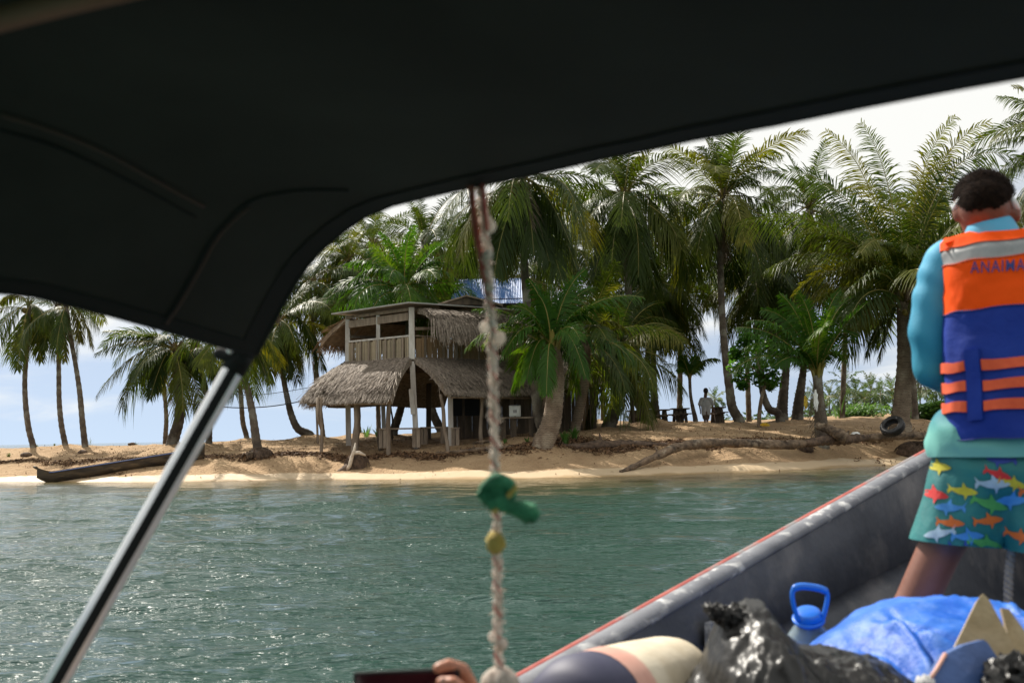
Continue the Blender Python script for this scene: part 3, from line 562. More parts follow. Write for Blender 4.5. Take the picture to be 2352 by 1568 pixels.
palm_spec('background palm crown left of the biggest palm', [(1935, 950), (1940, 800), (1950, 580)], 50, 15, 12, 4.6, 24, 46, group=G4, mound=0, emin=-32)
palm_spec('background palm crown behind the hanging fronds', [(1180, 985), (1178, 800), (1176, 640)], 46, 14, 11, 4.0, 24, 47, group=G4, mound=0, emin=-32)
palm_spec('background palm crown above the boatman', [(2230, 945), (2235, 700), (2240, 520)], 48, 15, 12, 4.6, 24, 48, group=G4, mound=0, emin=-48)

def build_palm(s):
    Y = s['Y']; rng = random.Random(s['seed']); k = Y / FPX
    pts = [P(u, v, Y) for u, v in s['trunk']]
    base = pts[0].copy(); base.z = min(base.z, gz(base.x, base.y)); 
    t = thing(s.get('name', 'coconut_palm'), s['label'], 'palm tree', s['group'], loc=base)
    pts = [pts[0] - Vector(((pts[1] - pts[0]).x * 0.3, 0, 0.45 + pts[0].z - base.z))] + pts
    sp = spline(pts, 46); m = len(sp); rad = []
    for i in range(m):
        f = i / (m - 1); r = lerp(s['w0'] * 0.5, s['w1'] * 0.5, min(1, f * 1.5)) * k * 0.92
        r *= 1 + (s['flare'] - 1) * max(0, 1 - f / 0.16) ** 1.5
        rad.append(r * (1.0 + (0.05 if i % 2 else -0.035) + rng.uniform(-0.02, 0.02)))
    mb = MB(); mb.tube([p - base for p in sp], rad, 12)
    mb.build('trunk', MT[s['tm']], t, smooth=True)
    crown = sp[-1] - base; L = s['L']; topdir = (sp[-1] - sp[-4]).normalized()
    # crown shaft of leaf bases
    mb = MB(); rc = rad[-1]
    for j in range(7):
        a = j * 2.4; d = Vector((math.cos(a), math.sin(a), 1.3)).normalized()
        mb.tube([crown - Vector((0, 0, rc * 2.0)) + d * rc * 0.5, crown + d * rc * 2.0, crown + d * (rc * 2.0 + 0.22 * L * 0.3)], [rc * 0.5, rc * 0.34, 0.02], 6)
    mb.build('leaf_bases', MT['frond_dry'] if s['kind'] == 'frond' else MT['rachis'], t)
    n = s['n']
    for i in range(n):
        f = (i + 0.5) / n; e = lerp(s['emax'], s['emin'], f ** 0.85) + rng.uniform(-8, 8)
        cand = sorted(FV[s['kind']], key=lambda q: abs(q[0] - e))[:4]
        me = rng.choice(cand)[1]
        o = link('frond', me, t, crown + Vector((0, 0, rng.uniform(-0.06, 0.05) * L)))
        o.rotation_euler = (rng.uniform(-0.12, 0.12), rng.uniform(-0.08, 0.08), i * 2.39996 + s['seed'])
        sc = L * rng.uniform(0.85, 1.08) * (0.8 if e > 70 else 1.0); o.scale = (sc, sc * rng.choice((-1, 1)), sc)
    for i in range(s['dry']):
        me = rng.choice(FV['dry'])[1]; o = link('dry_frond', me, t, crown - Vector((0, 0, 0.1)))
        o.rotation_euler = (0, rng.uniform(-0.1, 0.5), rng.uniform(0, 6.28)); sc = L * rng.uniform(0.5, 0.75); o.scale = (sc, sc, sc)
    for j, (u, v, d, sag) in enumerate(s['ex']):
        tip = P(u, v, Y + d) - base; c = crown; ch = tip - c
        hz = Vector((ch.x, ch.y, 0)); up = Vector((0, 0, 1))
        ctrl = c + ch * 0.45 + up * sag * k * 1.25
        path = [(c * (1 - q) ** 2 + ctrl * 2 * q * (1 - q) + tip * q * q) for q in [i / 12 for i in range(13)]]
        ln = sum((path[i + 1] - path[i]).length for i in range(12))
        erect = ch.z > 0.8 * ch.length
        if ch.z > 0.55 * ch.length:
            od = Vector((math.copysign(1, ch.x if abs(ch.x) > .1 else rng.uniform(-1, 1)), rng.uniform(-.9, .4), 0)).normalized()
            path = [p + od * (i / 12) ** 3 * ln * .16 - up * (i / 12) ** 4 * ln * .10 for i, p in enumerate(path)]
        hang = ch.z < -0.5 * ch.length
        side = None
        if erect or abs(ch.x) < 0.35 * ch.length: side = Vector((1, 0.25 * rng.uniform(-1, 1), 0))
        me = frond_mesh(path, max(0.19 * ln, 0.45) * rng.uniform(0.9, 1.1) if ln < 4.5 else 1.12, s['seed'] * 100 + j, [MT[s['kind']], MT['rachis']], n=int(56 + 7 * min(ln, 6)),
                        twist=rng.uniform(-0.5, 0.5) if not erect else rng.uniform(-0.3, 0.3), lift=0.28 if erect else 0.12, droop=0.5 if erect else (0.72 if not hang else 0.8),
                        width=0.046, side=side, rr=0.03, fwd=0.42 if erect else 0.4)
        link('frond', me, t)
    if s['nuts']:
        mb = MB(); mb.ell((0, 0, 0), (0.105, 0.105, 0.135), nu=10, nv=7); me = mb.mesh('coconut', MT['nut'], True)
        for i in range(s['nuts']):
            a = rng.uniform(0, 6.28); o = link('coconut', me, t, crown + Vector((math.cos(a) * rng.uniform(0.18, 0.34), math.sin(a) * rng.uniform(0.18, 0.34), -rng.uniform(0.12, 0.75))))
            o.rotation_euler = (rng.uniform(-0.5, 0.5), rng.uniform(-0.5, 0.5), 0)
    return t
# ------------------------------------------------------------------ thatched huts
def thatch_part(name, TL, TR, BL, BR, parent, seed, n=900, bulge=0.12, ln=(0.45, 0.85), thick=0.16, m='thatch', droop=0.25, width=(0.025, 0.055), nu=14, nv=7, shag=0.05, eave=.22):
    TL, TR, BL, BR = map(Vector, (TL, TR, BL, BR)); rng = random.Random(seed)
    nrm = (TR - TL + BR - BL).cross((BL - TL) + (BR - TR)).normalized()
    if nrm.z < 0: nrm = -nrm
    def S(a, b): return TL.lerp(TR, a).lerp(BL.lerp(BR, a), b) + nrm * bulge * math.sin(math.pi * min(1, b)) + nrm * 0.05 * math.sin(a * 9 + seed) * b
    mb = MB()
    top = [[S(i / nu, j / nv) for i in range(nu + 1)] for j in range(nv + 1)]
    bot = [[p - nrm * thick - Vector((0, 0, 0.02)) for p in r] for r in top]
    mb.grid(top); mb.grid([r[::-1] for r in bot])
    mb.grid([top[-1], bot[-1]]); mb.grid([bot[0], top[0]]); mb.grid([[r[0] for r in top], [r[0] for r in bot]]); mb.grid([[r[-1] for r in bot], [r[-1] for r in top]])
    slope = ((BL + BR) - (TL + TR)).normalized(); across = (TR - TL + BR - BL).normalized()
    for i in range(n):
        a = rng.random(); b = rng.random() ** 0.9 if i > n * 0.22 else rng.uniform(0.9, 1.0)
        p = S(a, b) + nrm * rng.uniform(0.0, 0.03); d = (slope + across * rng.gauss(0, 0.32)).normalized()
        l = min(rng.uniform(*ln), (1 - b) * ((BL - TL).length + (BR - TR).length) / 2 + rng.uniform(.06, eave)); w = rng.uniform(*width); lift = rng.uniform(0.0, shag) + 0.015
        side = d.cross(nrm).normalized(); over = b + l / max((BL - TL).length, 0.1) > 1.0
        o = len(mb.v)
        for k in range(3):
            s = k / 2; c = p + d * l * s + nrm * lift * (0.3 + s) + (Vector((0, 0, -1)) * l * droop * s * s if over else Vector((0, 0, 0)))
            ww = w * (1 - 0.6 * s)
            mb.v += [tuple(c - side * ww / 2 + nrm * rng.uniform(-.008, .008)), tuple(c + side * ww / 2 + nrm * rng.uniform(-.008, .008))]
        mb.f += [(o, o + 1, o + 3, o + 2), (o + 2, o + 3, o + 5, o + 4)]; mb.m += [0, 0]
    o = mb.build(name, MT[m], parent); o['kind'] = 'stuff'; return o

def hv(p, z): return Vector((p[0], p[1], z))
def build_hut():
    h = thing('thatched_hut', 'two storey wooden beach hut with open balcony and drooping thatch skirts', 'hut', loc=(-3.4, 34.5, 1.05))
    def add(mb, name, m, smooth=False, par=None):
        o = mb.build(name, MT[m], par or h, smooth); 
        if par is None: rel(h, o)
        return o
    ZF, ZR = 3.92, 5.60
    A = (-5.88, 35.5); B = (-3.38, 33.5); E = (0.6, 36.0); H = (-1.9, 38.0)
    Ae = (-7.12, 34.0); Be = (-3.92, 31.75); Be2 = (-2.15, 32.2); Ee = (1.5, 34.7); Ae2 = (-6.9, 36.9); He = (-2.75, 39.4); Ee2 = (1.5, 37.4); He2 = (-1.0, 39.4)
    for o in (thatch_part('thatch_skirt', hv(A, ZF + 0.02), hv(B, ZF - 0.02), hv(Ae, 2.52), hv(Be, 2.42), h, 1, 3400, 0.16, shag=0.06, width=(0.02, 0.04)),
              thatch_part('thatch_skirt', hv(B, ZF - 0.02), hv(E, ZF - 0.05), hv(Be2, 2.62), hv(Ee, 2.62), h, 2, 3400, 0.14, width=(0.02, 0.04)),
              thatch_part('thatch_skirt', hv(H, ZF), hv(A, ZF), hv(He, 2.5), hv(Ae2, 2.5), h, 3, 900, 0.2),
              thatch_part('thatch_skirt', hv(E, ZF - 0.05), hv(H, ZF), hv(Ee2, 2.6), hv(He2, 2.5), h, 4, 700, 0.2),
              thatch_part('thatch_hip', hv(A, ZF + 0.06), hv(A, ZF + 0.05), hv(Ae2, 2.5), hv(Ae, 2.52), h, 5, 1000, 0.16),
              thatch_part('upper_thatch', (-3.15, 33.45, 5.52), (0.75, 35.8, 5.45), (-2.5, 32.85, 4.98), (1.1, 34.9, 4.72), h, 6, 2200, 0.14, ln=(0.35, 0.95), droop=0.9, shag=0.14, eave=.55),
              thatch_part('upper_thatch', (-1.9, 38.1, 5.5), (-5.95, 35.6, 5.5), (-2.9, 39.0, 4.75), (-7.0, 36.2, 4.72), h, 7, 1500, 0.1, m='thatch_brown', shag=0.14, eave=.45, droop=.7)):
        rel(h, o)
    # floor deck, joists
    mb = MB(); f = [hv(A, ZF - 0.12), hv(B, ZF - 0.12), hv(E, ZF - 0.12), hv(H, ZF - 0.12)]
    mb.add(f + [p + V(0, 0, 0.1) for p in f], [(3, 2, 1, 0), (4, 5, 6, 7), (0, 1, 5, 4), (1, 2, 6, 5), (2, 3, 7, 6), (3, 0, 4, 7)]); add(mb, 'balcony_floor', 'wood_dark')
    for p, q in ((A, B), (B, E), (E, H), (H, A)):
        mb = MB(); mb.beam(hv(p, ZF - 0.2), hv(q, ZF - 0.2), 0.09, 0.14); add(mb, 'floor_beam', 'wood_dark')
    # upper posts
    def inter(p, q, t): return (lerp(p[0], q[0], t), lerp(p[1], q[1], t))
    for p, w in ((A, 0.17), (inter(A, B, 0.49), 0.14), (B, 0.2), (inter(B, E, 0.36), 0.13), (inter(B, E, 0.68), 0.13), (E, 0.15), (H, 0.15), (inter(A, H, 0.5), 0.13)):
        mb = MB(); mb.beam(hv(p, ZF - 0.1), hv(p, ZR - 0.02), w, w, w2=w * 0.9, h2=w * 0.9); add(mb, 'post', 'wood_white' if p in (A, B) or w == 0.14 else 'wood')
    # fascia boards under the roof, left face
    n1 = Vector((-0.62, -0.78, 0)); n2 = Vector((0.53, -0.85, 0))
    mb = MB(); mb.beam(hv(A, ZR - 0.34) + n1 * 0.05 + V(.09, -.07, 0), hv(B, ZR - 0.32) + n1 * 0.05 + V(-.09, .07, 0), 0.04, 0.26); add(mb, 'fascia_board', 'wood')
    mb = MB(); mb.beam(hv(A, ZR - 0.1) + n1 * 0.07, hv(B, ZR - 0.08) + n1 * 0.07, 0.04, 0.10); add(mb, 'fascia_board', 'wood')
    mb = MB(); mb.beam(hv(B, ZR - 0.75) + n2 * 0.06, hv(inter(B, E, 0.5), ZR - 0.62) + n2 * 0.06, 0.05, 0.10); add(mb, 'cross_beam', 'wood')
    mb = MB(); mb.beam(hv(A, ZR - 0.78) + n1 * 0.0, hv(inter(A, H, 0.4), ZR - 0.72) + V(-0.6, 0, 0), 0.06, 0.09); add(mb, 'cross_beam', 'wood')
    # rafters under the roof and to the left eave
    for k in range(7):
        t = 0.06 + k * 0.145; p = inter(A, B, t); q = inter(H, E, t)
        mb = MB(); mb.beam(hv(p, ZR - 0.06), hv(q, ZR + 0.02), 0.05, 0.09); add(mb, 'rafter', 'wood')
    for k in range(6):
        t = k / 5 * 0.9; p = inter(A, H, t)
        mb = MB(); mb.beam(hv(p, ZR - 0.08), Vector((p[0] - 0.62, p[1] + 0.75, 4.78)) + V(-0.25, -0.1, 0), 0.05, 0.07); add(mb, 'rafter', 'wood')
    # metal roof sheets with low pitch, overhanging
    rc = [Vector((-6.45, 35.35, ZR + 0.02)), Vector((-3.42, 32.95, ZR + 0.06)), Vector((1.15, 35.9, ZR + 0.05)), Vector((-1.9, 38.6, ZR + 0.02))]
    ap = Vector((-2.65, 35.75, ZR + 0.30))
    for k in range(4):
        a, b = rc[k], rc[(k + 1) % 4]; mb = MB(); tt = Vector((0, 0, 0.045))
        mb.add([a, b, ap, a + tt, b + tt, ap + tt], [(2, 1, 0), (3, 4, 5), (0, 1, 4, 3), (1, 2, 5, 4), (2, 0, 3, 5)]); add(mb, 'roof_sheet', 'tin')
    # little monitor gable on top
    g = V(-1.55, 34.9, ZR + 0.18)
    mb = MB(); mb.add([g + V(-1.0, -0.5, 0), g + V(1.0, -0.3, -0.02), g + V(0.0, -0.4, 0.27), g + V(-1.0, 0.8, 0), g + V(1.0, 1.0, 0), g + V(0, 0.9, 0.27)], [(0, 1, 2), (5, 4, 3), (0, 2, 5, 3), (2, 1, 4, 5)]); add(mb, 'roof_monitor', 'wood_dark')
    for s in (-1, 1):
        mb = MB(); mb.beam(g + V(0, -0.5, 0.30), g + V(1.25 * s, -0.45, -0.05), 0.10, 0.05); add(mb, 'barge_board', 'wood')
        mb = MB(); mb.add([g + V(0, -0.5, 0.33), g + V(1.25 * s, -0.45, -0.01), g + V(1.25 * s, 1.0, 0.0), g + V(0, 0.95, 0.33)], [(0, 1, 2, 3)]); add(mb, 'roof_sheet', 'tin')
    # railing, left face: rails and upright split canes
    rng = random.Random(3)
    mb = MB(); mb.beam(hv(A, ZF + 0.72) + n1 * 0.02, hv(B, ZF + 0.70) + n1 * 0.02, 0.07, 0.06); add(mb, 'hand_rail', 'wood_white')
    slat = MB(); slat.box((0, 0, 0.36), (0.045, 0.02, 0.72)); sm = slat.mesh('slat', MT['bamboo'])
    slat = MB(); slat.box((0, 0, 0.36), (0.075, 0.03, 0.74)); sm2 = slat.mesh('board', MT['wood'])
    ang = math.atan2(B[1] - A[1], B[0] - A[0])
    for k in range(58):
        t = 0.035 + 0.93 * k / 57; p = inter(A, B, t)
        if rng.random() < 0.06: continue
        o = link('slat', sm, h); o.location = hv(p, ZF - 0.05) + n1 * 0.035 - Vector(h.location); o.rotation_euler = (0, rng.uniform(-0.02, 0.02), ang); o.scale = (rng.uniform(0.7, 1.1), 1, rng.uniform(0.92, 1.03))
        if k % 8 == 4:
            o = link('board', sm2, h); o.location = hv(p, ZF - 0.06) + n1 * 0.075 - Vector(h.location); o.rotation_euler = (0, rng.uniform(-0.03, 0.03), ang)
    ang = math.atan2(E[1] - B[1], E[0] - B[0])
    pan = MB(); pan.box((0, 0, 0.36), (0.19, 0.02, 0.72)); pm = pan.mesh('cane_panel', MT['bamboo_brown'])
    for k in range(22):
        t = 0.05 + 0.92 * k / 21; p = inter(B, E, t); o = link('cane_panel', pm, h); o.location = hv(p, ZF - 0.06) + n2 * 0.02 - Vector(h.location); o.rotation_euler = (0, rng.uniform(-0.01, 0.01), ang); o.scale = (1, 1, rng.uniform(0.93, 1.02))
    for k in range(6):
        t = 0.1 + k * 0.15; p = inter(B, E, t); o = link('board', sm2, h); o.location = hv(p, ZF - 0.06) + n2 * 0.06 - Vector(h.location); o.rotation_euler = (0, 0, ang)
    mb = MB(); mb.beam(hv(B, ZF + 0.70) + n2 * 0.02, hv(E, ZF + 0.70) + n2 * 0.02, 0.06, 0.05); add(mb, 'hand_rail', 'wood')
    # lower posts: crooked poles and sawn white posts
    posts = [(726, 918, 731, 998, 37, .07, 'wood', 0), (737, 912, 738, 1021, 33.2, .11, 'wood', 1), (799, 905, 801, 1012, 35.4, .17, 'wood_white', 0), (819, 905, 818, 1017, 33.2, .24, 'wood', 1),
             (869, 900, 873, 1012, 33.6, .11, 'wood_dark', 1), (879, 905, 883, 992, 36.2, .14, 'wood_white', 0), (889, 868, 891, 1016, 32.4, .15, 'wood', 1), (899, 905, 899, 1000, 36.5, .07, 'wood_dark', 1),
             (947, 830, 957, 990, 33.5, .17, 'wood_white', 0), (985, 880, 984, 1001, 37, .18, 'wood_dark', 0), (1012, 905, 1028, 1010, 32.4, .13, 'wood', 1), (1034, 900, 1036, 1003, 33.6, .17, 'wood_white', 0),
             (1104, 895, 1107, 1003, 33.4, .13, 'wood', 1), (1064, 900, 1065, 990, 35.8, .09, 'wood_dark', 0), (1175, 890, 1177, 1000, 34.6, .14, 'wood', 0)]
    for (u0, v0, u1, v1, Y, w, m, crooked) in posts:
        a = P(u0, v0, Y); b = P(u1, v1, Y); b.z = min(b.z, gz(b.x, b.y)) - 0.2
        mb = MB()
        if crooked:
            c = [a.lerp(b, t) + V(rng.uniform(-.05, .05), rng.uniform(-.04, .04), 0) for t in (0, .25, .5, .75, 1)]
            mb.tube(spline(c, 12), [w / 2 * (0.85 + 0.25 * i / 12 + rng.uniform(-.06, .06)) for i in range(13)], 8)
            if u0 == 737: mb.tube([c[0] + V(-0.10, 0.0, 0.0), c[1] + V(-.11, 0, -.1), c[2] + V(0, 0, -.05)], [.05, .055, .05], 7)
        else: mb.beam(b, a, w, w * 0.75)
        add(mb, 'post', m, smooth=bool(crooked))
    # sleeve board nailed to the corner post
    mb = MB(); mb.beam(P(944, 893, 33.38), P(949, 951, 33.38), 0.15, 0.05); add(mb, 'splint_board', 'wood_white')
    # enclosed back room: boards, dark screened window, counter
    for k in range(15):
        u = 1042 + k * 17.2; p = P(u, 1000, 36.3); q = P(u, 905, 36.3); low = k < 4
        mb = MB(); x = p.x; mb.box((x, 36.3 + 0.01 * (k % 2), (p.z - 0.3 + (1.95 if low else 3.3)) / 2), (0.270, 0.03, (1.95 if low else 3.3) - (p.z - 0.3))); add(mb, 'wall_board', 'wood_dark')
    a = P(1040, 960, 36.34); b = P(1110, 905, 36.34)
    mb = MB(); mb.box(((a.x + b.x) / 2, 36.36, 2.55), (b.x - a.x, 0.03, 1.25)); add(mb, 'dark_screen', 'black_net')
    # ceiling joists seen from below
    for k in range(5):
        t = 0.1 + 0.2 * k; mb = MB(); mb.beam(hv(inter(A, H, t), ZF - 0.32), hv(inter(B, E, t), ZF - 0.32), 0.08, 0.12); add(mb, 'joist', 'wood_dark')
    for t0, d0 in (((-7.0, 34.0, 2.38), (-4.1, 31.9, 2.30)), ((-2.0, 32.3, 2.48), (1.4, 34.7, 2.48))):
        mb = MB(); mb.tube([t0, d0], 0.045, 7); add(mb, 'eave_pole', 'wood', True)
MT['tin'] = mat('weathered_tin', (0.30, 0.28, 0.25), (0.42, 0.40, 0.37), 4, 0.55, bump=0.2)
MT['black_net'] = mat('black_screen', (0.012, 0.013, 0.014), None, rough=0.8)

def build_shack():
    h = thing('thatched_shack', 'low thatched shack with board walls right of the two storey hut', 'hut', loc=(2.0, 37.2, 1.3))
    for args in ((P(1205, 790, 39.5), P(1395, 800, 40.5), P(1222, 884, 36.2), P(1442, 880, 37.2), 21, 2200), (P(1395, 800, 40.5), P(1300, 800, 43), P(1445, 880, 37.4), P(1420, 885, 44), 22, 700)):
        rel(h, thatch_part('thatch_roof', args[0], args[1], args[2], args[3], h, args[4], args[5], 0.15))
    rng = random.Random(8)
    for k in range(9):
        u = 1293 + k * 8.3; a = P(u, 992, 37.6); b = P(u, 878, 37.6)
        mb = MB(); mb.box((a.x, 37.6 + 0.012 * (k % 2), (a.z + b.z) / 2 - 0.1), (0.132, 0.03, b.z - a.z + 0.3)); rel(h, mb.build('wall_board', MT['bamboo_brown' if k > 5 else 'wood_dark'], h))
    for u, w in ((1290, .14), (1362, .26)):
        a = P(u, 990, 37.4); b = P(u, 872, 37.4); mb = MB(); mb.beam(a - V(0, 0, .3), b, w, w * .8); rel(h, mb.build('post', MT['wood_dark'], h))
    for (u0, v0, u1, v1) in ((1382, 828, 1440, 862), (1372, 822, 1450, 868), (1395, 850, 1436, 884)):
        mb = MB(); mb.tube([P(u0, v0, 39), P(u1, v1, 38.2)], .04, 6); rel(h, mb.build('rafter_pole', MT['wood_dark'], h, True))

def build_blue_house():
    h = thing('stilt_house', 'house with blue corrugated roof half hidden behind palms', 'house', loc=(-0.9, 42.5, 1.3))
    def add(mb, n, m): return rel(h, mb.build(n, MT[m], h))
    z0, z1, z2 = 4.4, 6.9, 8.0
    x0, x1, y0, y1 = -2.3, 0.6, 41.2, 44.5
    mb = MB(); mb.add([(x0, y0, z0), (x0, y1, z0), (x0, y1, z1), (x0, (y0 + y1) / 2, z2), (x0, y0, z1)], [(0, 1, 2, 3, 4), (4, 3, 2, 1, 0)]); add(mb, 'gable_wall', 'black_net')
    mb = MB(); mb.box(((x0 + x1) / 2, y0, (z0 + z1) / 2), (x1 - x0 - .02, .05, z1 - z0)); add(mb, 'front_wall', 'wood_dark')
    for k in range(8):
        xa = lerp(x0 - .2, x1 + .2, k / 8); xb = lerp(x0 - .2, x1 + .2, (k + 1) / 8) - .01; ym = (y0 + y1) / 2
        mb = MB(); rows = []
        for j in range(4):
            t = j / 3; rows.append([(lerp(xa, xb, i / 12), lerp(y0 - .35, ym, t), lerp(z1 - .25, z2, t) + .018 * math.cos(i * math.pi)) for i in range(13)])
        mb.grid(rows); add(mb, 'roof_sheet', 'blue_tin')
    mb = MB(); mb.add([(x0 - .25, y1 + .3, z1 - .25), (x1 + .2, y1 + .3, z1 - .25), (x1 + .2, (y0 + y1) / 2, z2), (x0 - .25, (y0 + y1) / 2, z2)], [(0, 1, 2, 3)]); add(mb, 'roof_sheet', 'blue_tin')
    for x in (x0 + .1, x1 - .1):
        for y in (y0 + .1, y1 - .1):
            mb = MB(); mb.beam((x, y, 1.0), (x, y, z0 + .1), .16, .16); add(mb, 'stilt', 'wood_dark')
    mb = MB(); mb.box(((x0 + x1) / 2, (y0 + y1) / 2, z0), (x1 - x0, y1 - y0, .12)); add(mb, 'floor', 'wood_dark')
MT['blue_tin'] = mat('blue_tin_roof', (0.04, 0.13, 0.36), (0.08, 0.20, 0.46), 3, 0.5)
# ------------------------------------------------------------------ things on the beach
MT['log'] = mat('driftwood', (0.045, 0.03, 0.02), (0.24, 0.165, 0.105), 4.5, 0.85, bump=0.9, bscale=12, c3=(0.36, 0.29, 0.21), s3=2.5, r3=(0.58, 0.7), bdist=0.06)
MT['root'] = mat('root_mass', (0.05, 0.032, 0.022), (0.16, 0.105, 0.07), 9, 0.9, bump=0.8)
MT['weed'] = mat('dry_seaweed', (0.055, 0.028, 0.014), (0.20, 0.105, 0.045), 6, 0.85, rnd=0.0)
MT['rubber'] = mat('tyre_rubber', (0.010, 0.010, 0.011), (0.028, 0.028, 0.03), 8, 0.45, spec=0.5)
MT['white'] = mat('white_plastic', (0.72, 0.72, 0.68), (0.80, 0.80, 0.77), 5, 0.4)
MT['yellow'] = mat('yellow_plastic', (0.62, 0.40, 0.03), (0.75, 0.55, 0.06), 9, 0.45)
MT['leaf'] = mat('broad_leaf', (0.025, 0.09, 0.010), (0.06, 0.18, 0.018), 2.2, 0.35, transl=0.45, tcol=(0.13, 0.32, 0.03))
MT['bush'] = mat('bush_leaf', (0.035, 0.10, 0.014), (0.09, 0.20, 0.03), 0.8, 0.5, transl=0.35, tcol=(0.16, 0.32, 0.05))
MT['far_bush'] = mat('far_bush_leaf', (0.035, 0.075, 0.022), (0.085, 0.135, 0.05), 0.06, 0.7, transl=0.3)
MT['grass'] = mat('grass_blade', (0.09, 0.15, 0.03), (0.20, 0.22, 0.06), 3, 0.6, transl=0.3)
MT['canoe'] = mat('old_canoe', (0.016, 0.013, 0.012), (0.09, 0.065, 0.04), 2.6, 0.6, bump=0.5, bscale=9, stretch=(0.5, 1, 2.5), c3=(0.17, 0.12, 0.07), s3=1.6, r3=(0.56, 0.66), rough2=0.8)
MT['blue_paint'] = mat('faded_blue_paint', (0.03, 0.06, 0.20), (0.06, 0.085, 0.20), 5, 0.6)
MT['rope_dark'] = mat('dark_cord', (0.03, 0.035, 0.045), None, rough=0.8)
MT['skin_dark'] = mat('skin_brown', (0.10, 0.045, 0.028), (0.13, 0.06, 0.038), 8, 0.5)
MT['hair'] = mat('dark_hair', (0.008, 0.006, 0.005), (0.02, 0.013, 0.01), 60, 0.65, bump=0.6, bscale=180)
MT['grey_shirt'] = mat('grey_cotton', (0.42, 0.42, 0.42), (0.50, 0.50, 0.50), 6, 0.9)

def chunk_log(name, label, pts, rad, m='log', seed=1, knots=3, cat='driftwood', group=None, n=12):
    rng = random.Random(seed); pts = [Vector(p) for p in pts]
    base = pts[0]; t = thing(name, label, cat, group, loc=base)
    sp = spline([p - base for p in pts], 34); r = [np.interp(i / 34, np.linspace(0, 1, len(rad)), rad) * rng.uniform(0.88, 1.1) for i in range(35)]
    mb = MB(); mb.tube(sp, r, n)
    mb.v = [tuple(Vector(q) * 1.0 + Vector((rng.gauss(0, .012), rng.gauss(0, .012), rng.gauss(0, .012)))) for q in mb.v]
    mb.build('trunk', MT[m], t, True)
    for k in range(knots):
        i = rng.randint(6, 30); d = Vector((rng.uniform(-1, 1), rng.uniform(-1, 0.3), rng.uniform(0, 1))).normalized()
        mb = MB(); mb.tube([sp[i], sp[i] + d * r[i] * 1.3, sp[i] + d * (r[i] * 1.3 + rng.uniform(.05, .18))], [r[i] * .45, r[i] * .3, r[i] * .12], 7); mb.build('branch_stub', MT[m], t, True)
    return t

def root_ball(name, label, c, rx, ry, rz, seed, n=160, m='root', cat='root ball', stick=None, group=None):
    rng = random.Random(seed); c = Vector(c); t = thing(name, label, cat, group, loc=c)
    mb = MB(); mb.ell((0, 0, 0), (rx, ry, rz), nu=20, nv=12); mb.v = [tuple(Vector(p) * rng.uniform(.86, 1.1)) for p in mb.v]; mb.build('core', MT[m], t, True)
    mb = MB()
    for i in range(n):
        a = rng.uniform(0, 6.283); e = rng.uniform(0.05, 1.35); d = Vector((math.cos(a) * math.sin(e) * rx, math.sin(a) * math.sin(e) * ry, math.cos(e) * rz))
        q = d * 1.02; out = Vector((d.x / rx, d.y / ry, 0)).normalized() if (d.x or d.y) else Vector((1, 0, 0)); w = rng.uniform(.006, .014)
        mb.tube([q, q * 1.07 + V(0, 0, -.03) + out * .03, q * 1.10 + out * .08 + V(0, 0, -rz * rng.uniform(.25, .6))], [w, w * .8, w * .3], 4)
    o = mb.build('rootlets', MT[m], t); o['kind'] = 'stuff'
    return t

def blade_plant(label, u, v, Y, h, n, seed, m='grass', w=0.02, cat='plant', name='grass_tuft', group=None):
    rng = random.Random(seed); p = P(u, v, Y); p.z = gz(p.x, p.y) - .01; mb = MB()
    for i in range(n):
        a = rng.uniform(0, 6.28); l = h * rng.uniform(.6, 1.1); d = Vector((math.cos(a), math.sin(a), 0)); b = d * rng.uniform(0, h * .25); sw = Vector((-d.y, d.x, 0)); lean = rng.uniform(.2, .8)
        o = len(mb.v)
        for k, ww in ((0, .6), (.4, 1), (.75, .7), (1, .02)):
            c = b + V(0, 0, 1) * l * k * (1 - .35 * lean * k) + d * l * lean * k * k * .8; mb.v += [tuple(c - sw * w * ww / 2), tuple(c + sw * w * ww / 2)]
        mb.f += [(o + 2 * k, o + 2 * k + 1, o + 2 * k + 3, o + 2 * k + 2) for k in range(3)]; mb.m += [0] * 3
    ob = mb.build(name, MT[m]); ob.location = p; tag(ob, label, cat, group); return ob

def leaf_cloud(mb, c, r, n, size, rng, flat=0.5):
    c = Vector(c)
    for i in range(n):
        d = Vector((rng.gauss(0, 1), rng.gauss(0, 1), rng.gauss(0, 1))).normalized(); q = c + Vector((d.x * r[0], d.y * r[1], d.z * r[2])) * rng.uniform(.45, 1.05)
        a = Vector((rng.gauss(0, 1), rng.gauss(0, 1), rng.gauss(0, flat))).normalized(); nn = Vector((rng.gauss(0, .5), rng.gauss(0, .5), 1)).normalized(); s = a.cross(nn).normalized(); l = size * rng.uniform(.6, 1.3); w = l * .55
        o = len(mb.v); mb.v += [tuple(q - a * l / 2), tuple(q - s * w / 2 + a * l * .08), tuple(q + a * l / 2 - V(0, 0, l * .15)), tuple(q + s * w / 2 + a * l * .08)]
        mb.f += [(o, o + 1, o + 2, o + 3)]; mb.m += [0]

